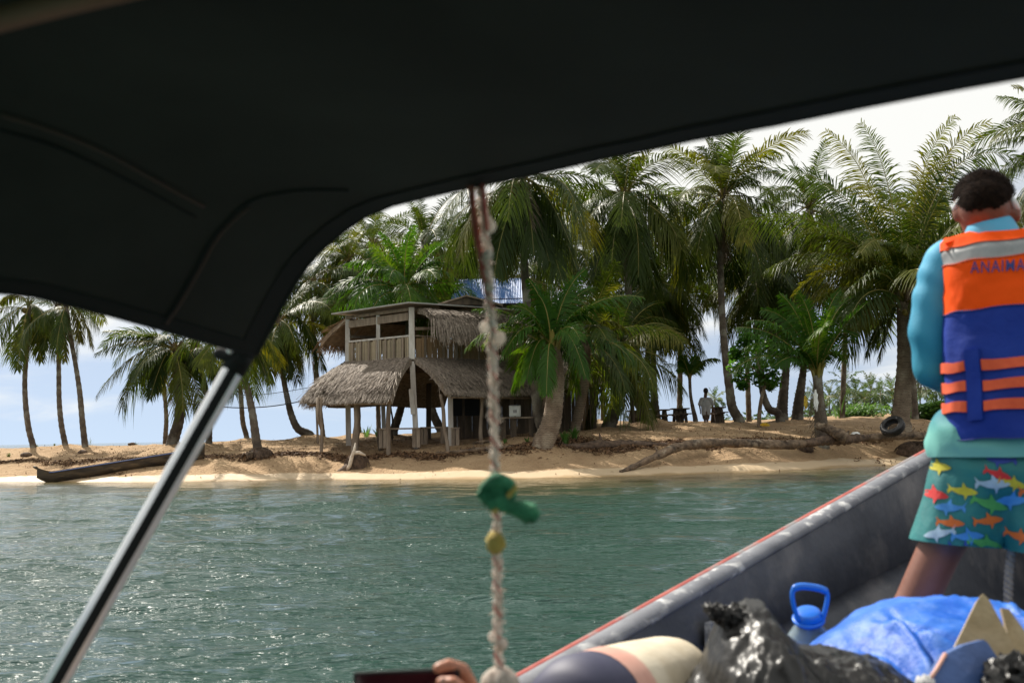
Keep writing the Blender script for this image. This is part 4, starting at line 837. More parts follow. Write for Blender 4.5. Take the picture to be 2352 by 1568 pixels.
def build_beach_things():
    rng = random.Random(5)
    # driftwood trunks
    def GL(u, v, Y, up=0.0):
        p = P(u, v, Y); return p
    chunk_log('driftwood_log', 'long bent driftwood trunk, its tip sloping down to the water', [P(1424, 1084, 28.9), P(1462, 1068, 29.4), P(1510, 1046, 30.0), P(1560, 1026, 30.6), P(1630, 1017, 31.2), P(1720, 1018, 31.8), P(1800, 1021, 32.2), P(1865, 1016, 32.8)], [.05, .085, .115, .13, .145, .15, .15, .12], seed=3, knots=4)
    chunk_log('driftwood_log', 'dark rotten trunk lying behind the bend of the long driftwood', [P(1240, 1026, 31.4), P(1300, 1027, 31.6), P(1380, 1023, 31.8), P(1460, 1021, 32.0), P(1535, 1022, 32.2)], [.06, .11, .17, .14, .07], seed=4, knots=5, m='root')
    chunk_log('driftwood_log', 'low dark trunk below the tyre at the right end of the beach', [P(1990, 1006, 33.6), P(2040, 1001, 33.8), P(2090, 1000, 34), P(2150, 1000, 34.4), P(2200, 998, 35)], [.1, .15, .13, .1, .06], seed=5, knots=3)
    chunk_log('driftwood_stump', 'upturned driftwood stub beside the young palm with spear leaves', [P(1876, 978, 33.0), P(1900, 984, 32.8), P(1925, 996, 32.6), P(1944, 1008, 32.5)], [.12, .15, .19, .2], seed=6, knots=2)
    chunk_log('driftwood_log', 'half buried trunk from the stub to the dark seaweed', [P(1850, 1018, 32.6), P(1900, 1010, 32.8), P(1950, 1008, 33.2), P(1995, 1004, 33.6)], [.12, .18, .17, .1], seed=7, knots=3, m='root')
    chunk_log('dry_palm_frond', 'flat bundle of dry palm stalks on the sand before the hut', [P(1000, 1040, 30.9), P(1060, 1036, 31.1), P(1120, 1030, 31.3), P(1200, 1028, 31.4), P(1250, 1027, 31.4)], [.03, .06, .075, .07, .04], seed=8, knots=6, cat='palm debris')
    chunk_log('dry_palm_frond', 'short dry palm stalk lying near the hut benches', [P(1085, 1018, 32.2), P(1105, 1014, 32.2), P(1130, 1013, 32.4)], [.02, .045, .03], seed=9, knots=2, cat='palm debris')
    q = P(598, 1040, 33.0); root_ball('root_ball', 'shaggy root ball under the leaning grey palm', (q.x, q.y, gz(q.x, q.y) - .02), .42, .38, .34, 1, 260)
    q = P(820, 1052, 31.2); t = root_ball('stump', 'hairy coconut stump with a pale stick standing against it', (q.x, q.y, gz(q.x, q.y) + .02), .33, .3, .42, 2, 260, cat='stump')
    c = t.location
    mb = MB(); mb.tube([V(-.32, -.30, -.16), V(-.17, -.36, .02), V(-.10, -.34, .3), V(-.03, -.30, .52), V(0.0, -.28, .72)], [.05, .06, .055, .04, .02], 8); mb.build('stick', MT['bleached'], t, True)
    mb = MB(); mb.tube([V(-.1, -.3, .40), V(.1, -.25, .42), V(.3, -.2, .33)], [.05, .06, .03], 7); mb.build('bleached_branch', MT['bleached'], t, True)
    mb = MB(); mb.tube([V(-.25, -.2, -.05), V(-.5, -.35, -.2), V(-.72, -.45, -.34)], [.16, .11, .05], 9); mb.build('root', MT['root'], t, True)
    q = P(2100, 990, 34.6); root_ball('root_ball', 'brown matted root mound right of the black tyre', (q.x, q.y, gz(q.x, q.y) + .02), .62, .5, .38, 3, 300)
    q = P(2128, 975, 34.9); root_ball('root_ball', 'small root clump behind the matted root mound', (q.x, q.y, gz(q.x, q.y)), .3, .3, .3, 4, 80)
    chunk_log('coconut_husk', 'dark cut log end left of the leaning palm root ball', [P(560, 1050, 32.4), P(572, 1047, 32.6), P(582, 1044, 32.8)], [.13, .13, .12], seed=11, knots=0)
    q = P(1850, 1000, 33.4); root_ball('root_ball', 'small brown stump chunk left of the driftwood stub', (q.x, q.y, gz(q.x, q.y) + .05), .26, .22, .18, 6, 60)
    # tyre
    q = P(2050, 979, 33.4); t = thing('tyre', 'worn black car tyre leaning half buried in the sand', 'tyre', loc=q)
    prof = [(.175, -.085), (.2, -.105), (.25, -.11), (.285, -.095), (.30, -.07), (.30, .07), (.285, .095), (.25, .11), (.2, .105), (.175, .085), (.19, .04), (.24, .085), (.24, -.085), (.19, -.04)]
    mb = MB(); rows = []
    for k in range(40):
        a = 2 * math.pi * k / 40; rows.append([(r * math.cos(a), x, r * math.sin(a)) for r, x in prof[:10]] + [(r * math.cos(a), x, r * math.sin(a)) for r, x in [(.185, .05), (.24, .075), (.27, .05), (.27, -.05), (.24, -.075), (.185, -.05)]])
    mb.grid(rows + [rows[0]], closed=True); ob = mb.build('carcass', MT['rubber'], t, True)
    mb = MB()
    for k in range(48):
        a = 2 * math.pi * k / 48; rt = Matrix.Rotation(-a, 3, 'Y')
        for x in (-.045, 0, .045): mb.box(rt @ V(.302, x + (.012 if k % 2 else -.012), 0), (.012, .034, .026), rt)
    o = mb.build('tread', MT['rubber'], t); o['kind'] = 'stuff'
    t.rotation_euler = (R(-42), 0, R(-48)); t.scale = (1.3, 1.3, 1.3)
    # box on the table
    tb = thing('side_table', 'rough plank table under the hut carrying a white cooler box', 'table', loc=P(1188, 1000, 34.0))
    z = P(1188, 959, 34.0).z; x0, x1 = P(1148, 959, 34).x, P(1226, 959, 34).x
    rel(tb, MB().box(((x0 + x1) / 2, 34.0, z), (x1 - x0, .55, .05)).build('table_top', MT['wood'], tb))
    for x in (x0 + .12, (x0 + x1) / 2 - .1, x1 - .1):
        rel(tb, MB().box((x, 33.85, (z + .9) / 2 - .05), (.16, .12, z - .9)).build('leg', MT['wood_dark'], tb))
    cb = thing('cooler_box', 'white plastic cooler box on the plank table', 'cooler', loc=P(1183, 958, 33.95))
    s = 27 / FPX * 34
    m_ = bm_box((s, s * .75, s * .96), .05, 3); o = link('body', m_, cb, (0, 0, s * .50)); m_.materials.append(MT['white'])
    rel(cb, MB().box(cb.location + V(0, -s * .38, s * .5), (s * .30, .02, s * .28)).build('latch_frame', MT['grey_shirt'], cb))
    for sx in (-1, 1):
        rel(cb, MB().box(cb.location + V(sx * s * .09, -s * .39, s * .5), (s * .045, .02, s * .16)).build('latch', MT['wood_dark'], cb))
    rel(cb, MB().box(cb.location + V(0, -s * .385, s * .06), (s * .12, .02, s * .05)).build('drain_plug', MT['wood_dark'], cb))
    m_ = bm_box((s * 1.02, s * .78, s * .10), .03, 2); m_.materials.append(MT['white']); link('lid', m_, cb, (0, 0, s * .95))
    # benches under the hut
    for i, (u0, u1, v, Y, lab) in enumerate(((872, 966, 985, 33.2, 'long plank bench under the open hut, left of the leaning posts'), (966, 1030, 982, 34.6, 'plank bench under the hut behind the crooked post'), (1036, 1056, 983, 33.6, 'short stool bench by the white post under the hut'))):
        b = thing('bench', lab, 'bench', 'benches under the hut', loc=P((u0 + u1) / 2, 1008, Y)); z = P(u0, v, Y).z; x0 = P(u0, v, Y).x; x1 = P(u1, v, Y).x
        rel(b, MB().box(((x0 + x1) / 2, Y, z), (x1 - x0, .34, .05)).build('seat', MT['wood'], b))
        for x in ((x0 + .12, x1 - .14) if x1 - x0 > .6 else ((x0 + x1) / 2,)):
            for dx in (-.07, .07): rel(b, MB().box((x + dx, Y, (z + .85) / 2), (.12, .26, z - .88)).build('leg', MT['wood'], b))
    # picnic tables
    for i, (u0, u1, v, vb, Y, lab) in enumerate(((1484, 1536, 942, 968, 44.5, 'low dark picnic table, leftmost behind the palms'), (1541, 1581, 939, 968, 45.5, 'dark picnic table in the middle with a coconut on top'), (1630, 1664, 936, 967, 46.8, 'dark picnic table at the right beside the walking person'), (1440, 1476, 944, 970, 46.5, 'dark plank table partly behind the upright dark post'))):
        b = thing('picnic_table', lab, 'table', 'picnic tables on the sand crest', loc=P((u0 + u1) / 2, vb, Y)); z = P(u0, v, Y).z; x0 = P(u0, v, Y).x; x1 = P(u1, v, Y).x; zb = gz((x0 + x1) / 2, Y) - .15
        for dy in (-.25, 0, .25): rel(b, MB().box(((x0 + x1) / 2, Y + dy, z), (x1 - x0, .23, .06)).build('top_plank', MT['wood_dark'], b))
        for dy in (-.75, .75): rel(b, MB().box(((x0 + x1) / 2, Y + dy, z - .24), (x1 - x0, .25, .05)).build('seat_plank', MT['wood_dark'], b))
        for x in (x0 + .2, (x0 + x1) / 2, x1 - .2):
            for dy in (-.3, .3): rel(b, MB().beam((x, Y + dy * 2.2, zb), (x, Y + dy * .6, z), .13, .09).build('leg', MT['wood_dark'], b))
            rel(b, MB().box((x, Y, z - .28), (.07, 1.7, .07)).build('brace', MT['wood_dark'], b))
    q = P(1563, 935, 45.4); rel_o = MB().ell((0, 0, 0), (.12, .11, .13), nu=12, nv=8).build('coconut', MT['nut'], smooth=True); rel_o.location = q; tag(rel_o, 'brown coconut standing on the middle picnic table', 'coconut')
    # yellow bags, cloth
    for (u, v, Y, w, h, lab, nm) in ((1757, 975, 38, .32, .12, 'crumpled yellow plastic bag lying on the sand by the slanted pole', 'plastic_bag'), (1851, 925, 34.2, .12, .42, 'yellow plastic bag hanging on the young palm trunk', 'plastic_bag'), (1860, 920, 33.5, .14, .62, 'white cloth hanging over the young palm leaf base', 'cloth')):
        q = P(u + (14 if nm == 'cloth' else 0), v, Y); mb = MB(); mb.ell((0, 0, 0), (w / 2, w * .3, h / 2), nu=14, nv=9); mb.v = [tuple(Vector(p) * (1 + .35 * rng.uniform(-1, 1))) for p in mb.v]
        o = mb.build(nm, MT['white'] if nm == 'cloth' else MT['yellow']); o.location = q; tag(o, lab, 'bag' if nm != 'cloth' else 'cloth')
    # slanted pole by the leafy tree, broom
    # leafy tree
    t = thing('almond_tree', 'small broad leaved green tree with crooked thin stem', 'tree', loc=P(1744, 980, 39)); b0 = P(1744, 982, 39); 
    pts = [b0 - V(0, 0, .3), P(1744, 955, 39), P(1749, 915, 39), P(1757, 878, 39), P(1745, 845, 39), P(1735, 815, 39)]
    rel(t, MB().tube(spline(pts, 20), [.09 - .0022 * i for i in range(21)], 9).build('trunk', MT['trunk_tan'], t, True))
    for (u, v) in ((1700, 820), (1710, 860), (1765, 800), (1785, 850), (1730, 780), (1760, 870)):
        rel(t, MB().tube(spline([P(1750, 865, 39), P((1750 + u) / 2, (860 + v) / 2, 39 + rng.uniform(-.4, .4)), P(u, v, 39 + rng.uniform(-.6, .6))], 6), [.04, .035, .03, .025, .02, .015, .01], 6).build('limb', MT['trunk_tan'], t, True))
    mb = MB()
    for (u, v, r) in ((1700, 800, .45), (1725, 790, .5), (1755, 800, .5), (1695, 840, .4), (1730, 835, .5), (1770, 840, .45), (1700, 868, .35), (1740, 868, .4), (1775, 870, .4), (1785, 820, .35), (1715, 775, .35), (1690, 815, .3), (1705, 885, .22), (1770, 885, .25)):
        leaf_cloud(mb, P(u, v, 39 + rng.uniform(-.6, .6)), (r, r * 1.1, r * .8), 150, .23, rng)
    o = rel(t, mb.build('crown', MT['leaf'], t)); o['kind'] = 'stuff'
    # bushes and plants
    for i, (u, v, Y, rx, rz, lab) in enumerate(((1990, 950, 52, 1.5, .55, 'round bright green bush on the crest left of the broad palm'), (1966, 953, 52.5, 1.0, .3, 'low green creeper spreading left of the round bush'), (2135, 935, 48, 1.3, .6, 'leafy green shrub right of the thin brown palm trunk'), (2175, 930, 47, 1.2, .7, 'tall light green shrub beside the boatman elbow'))):
        q = P(u, v, Y); b = thing('bush', lab, 'bush', 'bushes on the far crest', loc=(q.x, q.y, gz(q.x, q.y))); mb = MB()
        for k in range(5): leaf_cloud(mb, (rng.uniform(-.5, .5) * rx, rng.uniform(-.5, .5) * rx, rz * .55), (rx * .7, rx * .6, rz * .75), 260, .16 if i < 2 else .3, rng)
        o = mb.build('foliage', MT['bush'], b); o['kind'] = 'stuff'
        mb = MB()
        for k in range(5): mb.tube([V(0, 0, -.1), V(rng.uniform(-.4, .4) * rx, rng.uniform(-.3, .3), rz * .7)], [.03, .015], 5)
        mb.build('stems', MT['wood_dark'], b)
    for i, (u, v, Y, h, n, m, lab) in enumerate(((20, 1027, 39, .22, 40, 'grass', 'patch of short grass at the far left of the beach'), (85, 1022, 41, .15, 22, 'grass', 'grass tuft right of the leftmost palm base'), (125, 1021, 41, .15, 24, 'grass', 'grass tuft left of the second palm base'), (206, 1016, 40, .38, 12, 'grass', 'upright grass tuft right of the third palm base'), (314, 1011, 41, .2, 10, 'grass', 'tiny grass tuft on the crest above the canoe'),
                                            (1296, 985, 31.8, .5, 26, 'bush', 'bright strap leaved plant right of the thick tan palm'), (1318, 975, 32.6, .5, 24, 'bush', 'strap leaved plant in front of the ringed leaning trunk'), (1212, 1010, 31.6, .25, 10, 'bush', 'small seedling left of the thick tan palm'), (1160, 1000, 32.4, .2, 9, 'bush', 'small seedling on the sand before the plank table'), (842, 990, 42, .6, 14, 'bush', 'leafy seedling seen between the hut posts'), (868, 992, 41, .45, 12, 'bush', 'green plant behind the middle hut posts'), (1233, 1016, 31.2, .2, 10, 'bush', 'seedling at the foot of the thick tan palm'))):
        blade_plant(lab, u, v, Y, h, n, 40 + i, m, .018 if m == 'grass' else .06, cat='grass' if m == 'grass' else 'plant', name='grass_tuft' if m == 'grass' else 'seedling')
    # palm seedling far: small palm shape left of round bush handled as plant
    blade_plant('tiny palm seedling standing on the shaded crest', 1931, 955, 50, 1.3, 12, 71, 'bush', .12, 'plant', 'seedling')
    # seaweed wrack: uncountable
    mb = MB(); 
    def weed_band(u0, u1, dens, off, spread, big):
        for i in range(int(dens)):
            u = rng.uniform(u0, u1); yw = float(np.interp(u, KU, K_YW)); y = yw + 3.3 + off + rng.gauss(0, spread) + .25 * math.sin(u * .03)
            x = (u - 1176) / FPX * y; z = gz(x, y); s = big * rng.uniform(.4, 1.4)
            o = len(mb.v); a = rng.uniform(0, 6.28); 
            for k in range(4):
                w = s * (.5 if k in (0, 3) else 1) * .35; q = V(x + math.cos(a) * s * (k - 1.5), y + math.sin(a) * s * (k - 1.5) * .6, z + rng.uniform(0, .07) * (1 if k in (1, 2) else .2) + .005); sd = V(-math.sin(a), math.cos(a), rng.uniform(-.8, .8)) * w
                mb.v += [tuple(q - sd), tuple(q + sd)]
            mb.f += [(o + 2 * k, o + 2 * k + 1, o + 2 * k + 3, o + 2 * k + 2) for k in range(3)]; mb.m += [0] * 3
    weed_band(-300, 700, 2600, .0, .22, .05); weed_band(640, 1010, 1500, .0, .2, .06); weed_band(1000, 1650, 2200, -.05, .25, .06); weed_band(1240, 1560, 1500, .55, .2, .06); weed_band(1600, 1900, 700, -.1, .25, .05); weed_band(1880, 2400, 2000, -.1, .3, .065); weed_band(-300, 2400, 1900, 2.2, 2.2, .026); weed_band(-200, 300, 60, -2.2, .3, .05); weed_band(1950, 2200, 50, -2.6, .25, .06)
    o = mb.build('seaweed', MT['weed']); tag(o, 'line of brown dried seaweed and litter along the beach', 'seaweed', kind='stuff')
    for (u, v, Y, r, lab) in ((60, 1044, 38.5, .16, 'brown rock chunk at the far left of the beach'), (190, 1044, 38, .14, 'dark coconut husk below the third left palm'), (303, 1008, 41, .12, 'small stone on the crest left of the bulging trunk')):
        mb = MB(); mb.ell((0, 0, 0), (r * 1.4, r, r * .7), nu=10, nv=7); mb.v = [tuple(Vector(p) * rng.uniform(.8, 1.15)) for p in mb.v]; o = mb.build('rock', MT['root'], smooth=True); q = P(u, v, Y); o.location = (q.x, q.y, gz(q.x, q.y) + r * .3); tag(o, lab, 'rock')
    q = P(1935, 1002, 33.0); mb = MB(); mb.ell((0, 0, 0), (.16, .12, .11), nu=12, nv=8); mb.v = [tuple(Vector(p) * rng.uniform(.85, 1.15)) for p in mb.v]; o = mb.build('rock', MT['white'], smooth=True); o.location = P(1965, 999, 33.6); tag(o, 'pale stone lying among seaweed left of the tyre', 'rock')
    # canoe
    build_canoe()
    # volleyball net
    nt = thing('volleyball_net', 'sagging volleyball net strung from palm trunk to hut', 'net', loc=P(420, 930, 37))
    top = [P(u, v, 37) for u, v in ((418, 886), (466, 896), (553, 906), (608, 905), (691, 893), (728, 884))]; bot = [P(u, v, 37) for u, v in ((420, 931), (433, 927), (466, 930), (542, 936), (608, 934), (667, 926), (728, 912))]
    T = spline(top, 60); Bt = spline(bot, 60)
    rel(nt, MB().tube(T, .012, 5).build('top_cord', MT['rope_dark'], nt)); rel(nt, MB().tube(Bt, .02, 5).build('bottom_cord', MT['rope_dark'], nt))
    mb = MB()
    for k in range(61): mb.tube([T[k], Bt[k]], .0025, 3, cap=False)
    for j in range(1, 7): mb.tube([T[k].lerp(Bt[k], j / 7) for k in range(61)], .0025, 3, cap=False)
    o = rel(nt, mb.build('mesh_cords', MT['rope_net'], nt)); o['kind'] = 'stuff'
    # thin pole left of hut, poles
    for (u0, v0, u1, v1, Y, r, lab) in ((719, 830, 729, 1000, 38, .05, 'thin upright pole at the left edge of the hut thatch'), (1449, 888, 1453, 978, 41, .16, 'dark upright post left of the tall coconut palm base')):
        a = P(u0, v0, Y); b = P(u1, v1, Y); o = MB().tube(spline([b - V(0, 0, .3), b.lerp(a, .5) + V(.02, 0, 0), a], 8), [r * .55] * 9, 8).build('pole', MT['wood_dark'], smooth=True, origin=b); tag(o, lab, 'pole')
MT['bleached'] = mat('bleached_wood', (0.40, 0.32, 0.24), (0.62, 0.56, 0.47), 7, 0.8, bump=0.5)
MT['rope_net'] = mat('pale_net_cord', (0.45, 0.50, 0.52), None, rough=0.8)

def bm_box(size, bev, seg):
    bm = bmesh.new(); bmesh.ops.create_cube(bm, size=1.0); bmesh.ops.scale(bm, vec=size, verts=bm.verts)
    bmesh.ops.bevel(bm, geom=list(bm.edges) + list(bm.verts), offset=bev, segments=seg, affect='EDGES', profile=.5)
    me = bpy.data.meshes.new('box'); bm.to_mesh(me); bm.free(); me.polygons.foreach_set('use_smooth', [True] * len(me.polygons)); return me

def build_canoe():
    bow = P(84, 1117, 31.6); stern = P(470, 1054, 33.2)
    t = thing('dugout_canoe', 'old dark dugout canoe with blue rim pulled onto the shore', 'canoe', loc=bow)
    d = stern - bow; Ld = d.length; fx = d.normalized(); side = Vector((fx.y, -fx.x, 0)).normalized(); n = 40
    rows_o, rows_i, rim = [], [], []
    for i in range(n + 1):
        s = i / n; hw = .30 * min(1, (s / .16) ** .6 if s > 0 else 0) * min(1, ((1 - s) / .1) ** .6 if s < 1 else 0) + .02
        up = max(0, (.09 - s) / .09) ** 1.6 * .20 + max(0, (s - .93) / .07) ** 1.5 * .12; c = fx * Ld * s; dep = .40
        zb = .0 + max(0, (.12 - s) / .12) ** 2 * .26 + .01
        def sec(w, h0, h1, k=9):
            r = []
            for j in range(k):
                a = math.pi * j / (k - 1); r.append(c + side * w * math.cos(a) * (1 if abs(math.cos(a)) > .3 else 1) + V(0, 0, 1) * (h1 - (h1 - h0) * math.sin(a) ** .6))
            return r
        top = dep + up - .0
        rows_o.append(sec(hw, zb, top)); rows_i.append(sec(max(hw - .035, .004), zb + .06, top - .001)); rim.append((c + side * hw + V(0, 0, top), c - side * hw + V(0, 0, top)))
    mb = MB(); mb.grid(rows_o); o = mb.build('hull', MT['canoe'], t, True)
    mb = MB(); mb.grid([r[::-1] for r in rows_i]); mb.build('inner_hull', MT['canoe'], t, True)
    for k in (0, 1):
        mb = MB(); mb.tube([r[k] - V(0, 0, .03) for r in rim[3:-1]], .022, 6); mb.build('rim', MT['blue_paint'] if k == 0 else MT['log'], t, True)
    mb = MB(); mb.tube([rim[0][0] - V(0, 0, .02), rim[0][0] + V(-.06, 0, .03) - fx * .05], [.05, .03], 7); mb.build('stem_knob', MT['canoe'], t, True)
    for s in (.3, .55, .8):
        mb = MB(); c = fx * Ld * s + V(0, 0, .32); mb.beam(c - side * .27, c + side * .27, .16, .03, up=(0, 0, 1)); mb.build('thwart', MT['wood_dark'], t)

def build_far_shore():
    # distant low shore at the right
    mb = MB(); rows = []
    us = np.linspace(1560, 3300, 60)
    for Y, z in ((150, -.3), (158, .8), (200, 1.4), (320, 1.6), (420, -.5)):
        rows.append([((u - 1176) / FPX * Y, Y + 6 * math.sin(u * .01), z if i > 3 else z * i / 3 - .3 * (3 - i)) for i, u in enumerate(us)])
    mb.grid(rows); o = mb.build('far_shore', MT['far_sand'], smooth=True); tag(o, 'distant low shore behind the beach', kind='structure')
    rng = random.Random(31); mb = MB()
    for i in range(330):
        u = rng.uniform(1640, 2700); Y = rng.uniform(165, 215); x = (u - 1176) / FPX * Y; r = rng.uniform(1.6, 3.2)
        leaf_cloud(mb, (x, Y, 1.2 + r * .45), (r * 1.3, r, r * .75), 34, 1.2, rng)
    for i in range(200):
        u = rng.uniform(1840, 2700); Y = rng.uniform(215, 300); x = (u - 1176) / FPX * Y; r = rng.uniform(2.4, 4.2)
        leaf_cloud(mb, (x, Y, 2.0 + r * .6), (r * 1.2, r, r * .9), 34, 1.5, rng)
    o = mb.build('far_thicket', MT['far_bush']); tag(o, 'green thicket along the distant shore', 'thicket', kind='stuff')
    specs = [(1941, 880, 230, 7.5, 'lone taller palm rising above the distant tree line', 945), (1872, 905, 240, 6, 'distant palm crown, leftmost of the far grove', 945), (1905, 912, 220, 6.5, 'distant palm left of the lone taller one', 945), (1930, 915, 215, 6, 'distant palm below the lone taller one', 945), (1965, 905, 220, 7, 'distant palm right of the lone taller one', 945), (2000, 898, 225, 7.5, 'distant broad palm in the middle of the far grove', 945), (2022, 905, 215, 6.5, 'distant palm right of the broad one in the far grove', 945), (2048, 897, 230, 7, 'distant palm beside the broad ringed trunk', 945), (1850, 918, 235, 5.5, 'distant small palm at the left end of the far grove', 948), (1641, 918, 180, 4.2, 'distant palm tuft right of the walking person', 945), (1985, 916, 210, 6, 'distant low palm under the broad one', 945), (2110, 890, 200, 7, 'distant yellowish palm behind the thin brown trunk', 940), (2150, 895, 190, 6.5, 'distant yellowish palm by the boatman elbow', 940)]
    for i, (u, v, Y, L, lab, vb) in enumerate(specs):
        c = P(u, v, Y); b = P(u + rng.uniform(-3, 3), vb, Y); b.z = 1.0; t = thing('far_palm', lab, 'palm tree', 'palms on the distant shore', loc=b)
        MB().tube(spline([V(0, 0, -.3), (c - b) * .5 + V(rng.uniform(-.4, .4), 0, 0), c - b], 8), [.22 - .012 * k for k in range(9)], 7).build('trunk', MT['trunk'], t, True)
        for k in range(18):
            e = lerp(80, -45, (k + .5) / 18); me = rng.choice(sorted(FV['frond_far'], key=lambda q: abs(q[0] - e))[:3])[1]; o = link('frond', me, t, c - b); o.rotation_euler = (0, 0, k * 2.4 + i); sc = L * .62 * rng.uniform(.85, 1.1); o.scale = (sc, sc, sc)
MT['far_sand'] = mat('far_shore_ground', (0.12, 0.14, 0.06), (0.25, 0.22, 0.12), 0.05, 0.9)
def far_variants():
    rng = random.Random(9); MT['frond_far_m'] = frond_material('far_palm_leaf', (0.035, 0.06, 0.018), (0.06, 0.095, 0.03), (0.14, 0.14, 0.05), 0.4); FV['frond_far'] = []
    for i, e in enumerate((78, 55, 30, 5, -20, -45)):
        for j in range(2):
            pth = bend_path(R(e), R((25, 50, 75, 80, 60, 40)[i]), 1.0, 1.3, 9)
            FV['frond_far'].append((e, frond_mesh(pth, .24, 900 + i * 7 + j, [MT['frond_far_m'], MT['rachis']], n=16, twist=rng.uniform(-.6, .6), lift=.2, droop=.4, width=.05, side=(0, 1, 0), rr=.008)))
far_variants()
# ------------------------------------------------------------------ the boat we sit in
HD = Vector((math.sin(R(36)), math.cos(R(36)), 0)); SB = Vector((math.cos(R(36)), -math.sin(R(36)), 0))
G0 = Vector((0.016, 2.6, 0)); C0 = G0 + SB * 0.8
def half_beam(a): return max(0.8 - 0.137 * a, 0.0) if a > -0.6 else 0.882 - 0.02 * (a + 0.6) * 0
def sheer(a): return 0.578 + 0.19 * a if a > 0 else max(0.578 + 0.19 * a, 0.578 + 0.19 * a * 0.5, 0.47)
def hull_pt(a, side, z, inset=0.0): return C0 + HD * a + SB * side * (half_beam(a) - inset) + Vector((0, 0, z))
MT['hull_in'] = mat('boat_inner_paint', (0.032, 0.037, 0.050), (0.068, 0.074, 0.092), 3.0, 0.55, bump=0.25, bscale=18, c3=(0.16, 0.155, 0.16), s3=3.2, r3=(0.52, 0.74), rough2=0.75)
MT['hull_cap'] = mat('worn_gunwale_paint', (0.09, 0.096, 0.115), (0.16, 0.167, 0.19), 6.0, 0.55, bump=0.4, bscale=30, c3=(0.52, 0.52, 0.52), s3=17.0, r3=(0.52, 0.64), s3b=2.3, rough2=0.75, bdist=.004)
MT['hull_red'] = mat('chipped_red_paint', (0.30, 0.045, 0.035), (0.42, 0.10, 0.075), 8.0, 0.6, c3=(0.22, 0.20, 0.20), s3=4, r3=(0.50, 0.60), bump=0.3, bdist=.004)
MT['steel'] = mat('satin_aluminium_tube', (0.84, 0.84, 0.86), (0.76, 0.76, 0.78), 12, 0.40, metal=0.55)
MT['canvas'] = mat('dark_canvas', (0.016, 0.0165, 0.0145), (0.027, 0.028, 0.025), 3.0, 0.8, bump=0.12, bscale=300, spec=0.25)
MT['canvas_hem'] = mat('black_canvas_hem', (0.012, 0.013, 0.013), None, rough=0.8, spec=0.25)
MT['cord_brown'] = mat('brown_piping', (0.055, 0.03, 0.022), None, rough=0.7)
MT['bow_tube'] = mat('rusty_frame_tube', (0.16, 0.06, 0.035), (0.22, 0.09, 0.05), 6, 0.6)

def build_boat():
    t = thing('motor_boat', 'grey open motor boat with worn gunwale and chipped red outer edge', 'boat', loc=C0 + Vector((0, 0, 0)))
    L0, L1, n = -3.2, 5.7, 64; A = [lerp(L0, L1, i / n) for i in range(n + 1)]
    def add(mb, nm, m, smooth=True): return rel(t, mb.build(nm, MT[m], t, smooth))
    for side in (-1, 1):
        rows = []
        for a in A:
            z = sheer(a); k = min(1, half_beam(a) / .3); rows.append([hull_pt(a, side, z - .012, .045 * k), hull_pt(a, side, z - .05, .055 * k), hull_pt(a, side, z - .10, .062 * k), hull_pt(a, side, lerp(z, .28, .45), .085 * k), hull_pt(a, side, lerp(z, .28, .48), .035 * k), hull_pt(a, side, lerp(z, .28, .55), .085 * k), hull_pt(a, side, lerp(z, .28, .8), .15 * k), hull_pt(a, side, .27, .25 * k)])
        mb = MB(); mb.grid(rows if side > 0 else [r[::-1] for r in rows]); add(mb, 'inner_side', 'hull_in')
        rows = []
        for a in A:
            z = sheer(a); k = min(1, half_beam(a) / .3); rows.append([hull_pt(a, side, z - .02, -.03 * k), hull_pt(a, side, z - .10, -.02 * k), hull_pt(a, side, lerp(z, -.3, .5), .05 * k), hull_pt(a, side, -.3, .30 * k)])
        mb = MB(); mb.grid([r[::-1] for r in rows] if side > 0 else rows); add(mb, 'outer_side', 'hull_red')
        mb = MB(); rows = []
        for i, a in enumerate(A):
            z = sheer(a); c = hull_pt(a, side, z, .012); w = SB * side; r = []
            for j in range(10):
                q = 2 * math.pi * j / 10; r.append(c + w * (.042 * math.cos(q)) + Vector((0, 0, .022 * math.sin(q) - .004)))
            rows.append(r)
        mb.grid(rows if side < 0 else [r[::-1] for r in rows], closed=True); add(mb, 'gunwale', 'hull_cap')
        mb = MB(); mb.tube([hull_pt(a, side, sheer(a) - .002, -.026) for a in A], .017, 8); add(mb, 'rub_strake', 'hull_red')
    mb = MB(); mb.grid([[hull_pt(a, s, .28, .24 * min(1, half_beam(a) / .3)) for s in (-1, -.5, 0, .5, 1)] for a in A]); add(mb, 'floor_deck', 'hull_in')
    mb = MB(); mb.grid([[hull_pt(a, s, -.3, .3 * min(1, half_beam(a) / .3)) for s in (-1, 1)][::-1] for a in A]); add(mb, 'bottom', 'hull_red')
    mb = MB(); a = L0; mb.add([hull_pt(a, -1, sheer(a)), hull_pt(a, 1, sheer(a)), hull_pt(a, 1, -.3, .3), hull_pt(a, -1, -.3, .3)], [(0, 1, 2, 3)]); add(mb, 'transom', 'hull_in', False)
    for a in (-2.2, -1.1, -0.15):
        mb = MB(); c = C0 + HD * a + V(0, 0, .50); mb.beam(c - SB * (half_beam(a) - .12), c + SB * (half_beam(a) - .12), .28, .04); add(mb, 'thwart', 'wood', False)
    # cargo hatch the luggage lies on
    mb = MB(); c = C0 + HD * .55 + V(0, 0, .41); mb.box(c, (.9, .8, .26), Matrix((SB, HD, V(0, 0, 1))).transposed()); add(mb, 'cargo_hatch', 'hull_in', False)
    # bracket on the inner side
    mb = MB(); p = hull_pt(.72, -1, .60, .095); mb.box(p, (.02, .10, .07), Matrix((SB, HD, V(0, 0, 1))).transposed()); add(mb, 'bracket', 'hull_cap', False)
    return t

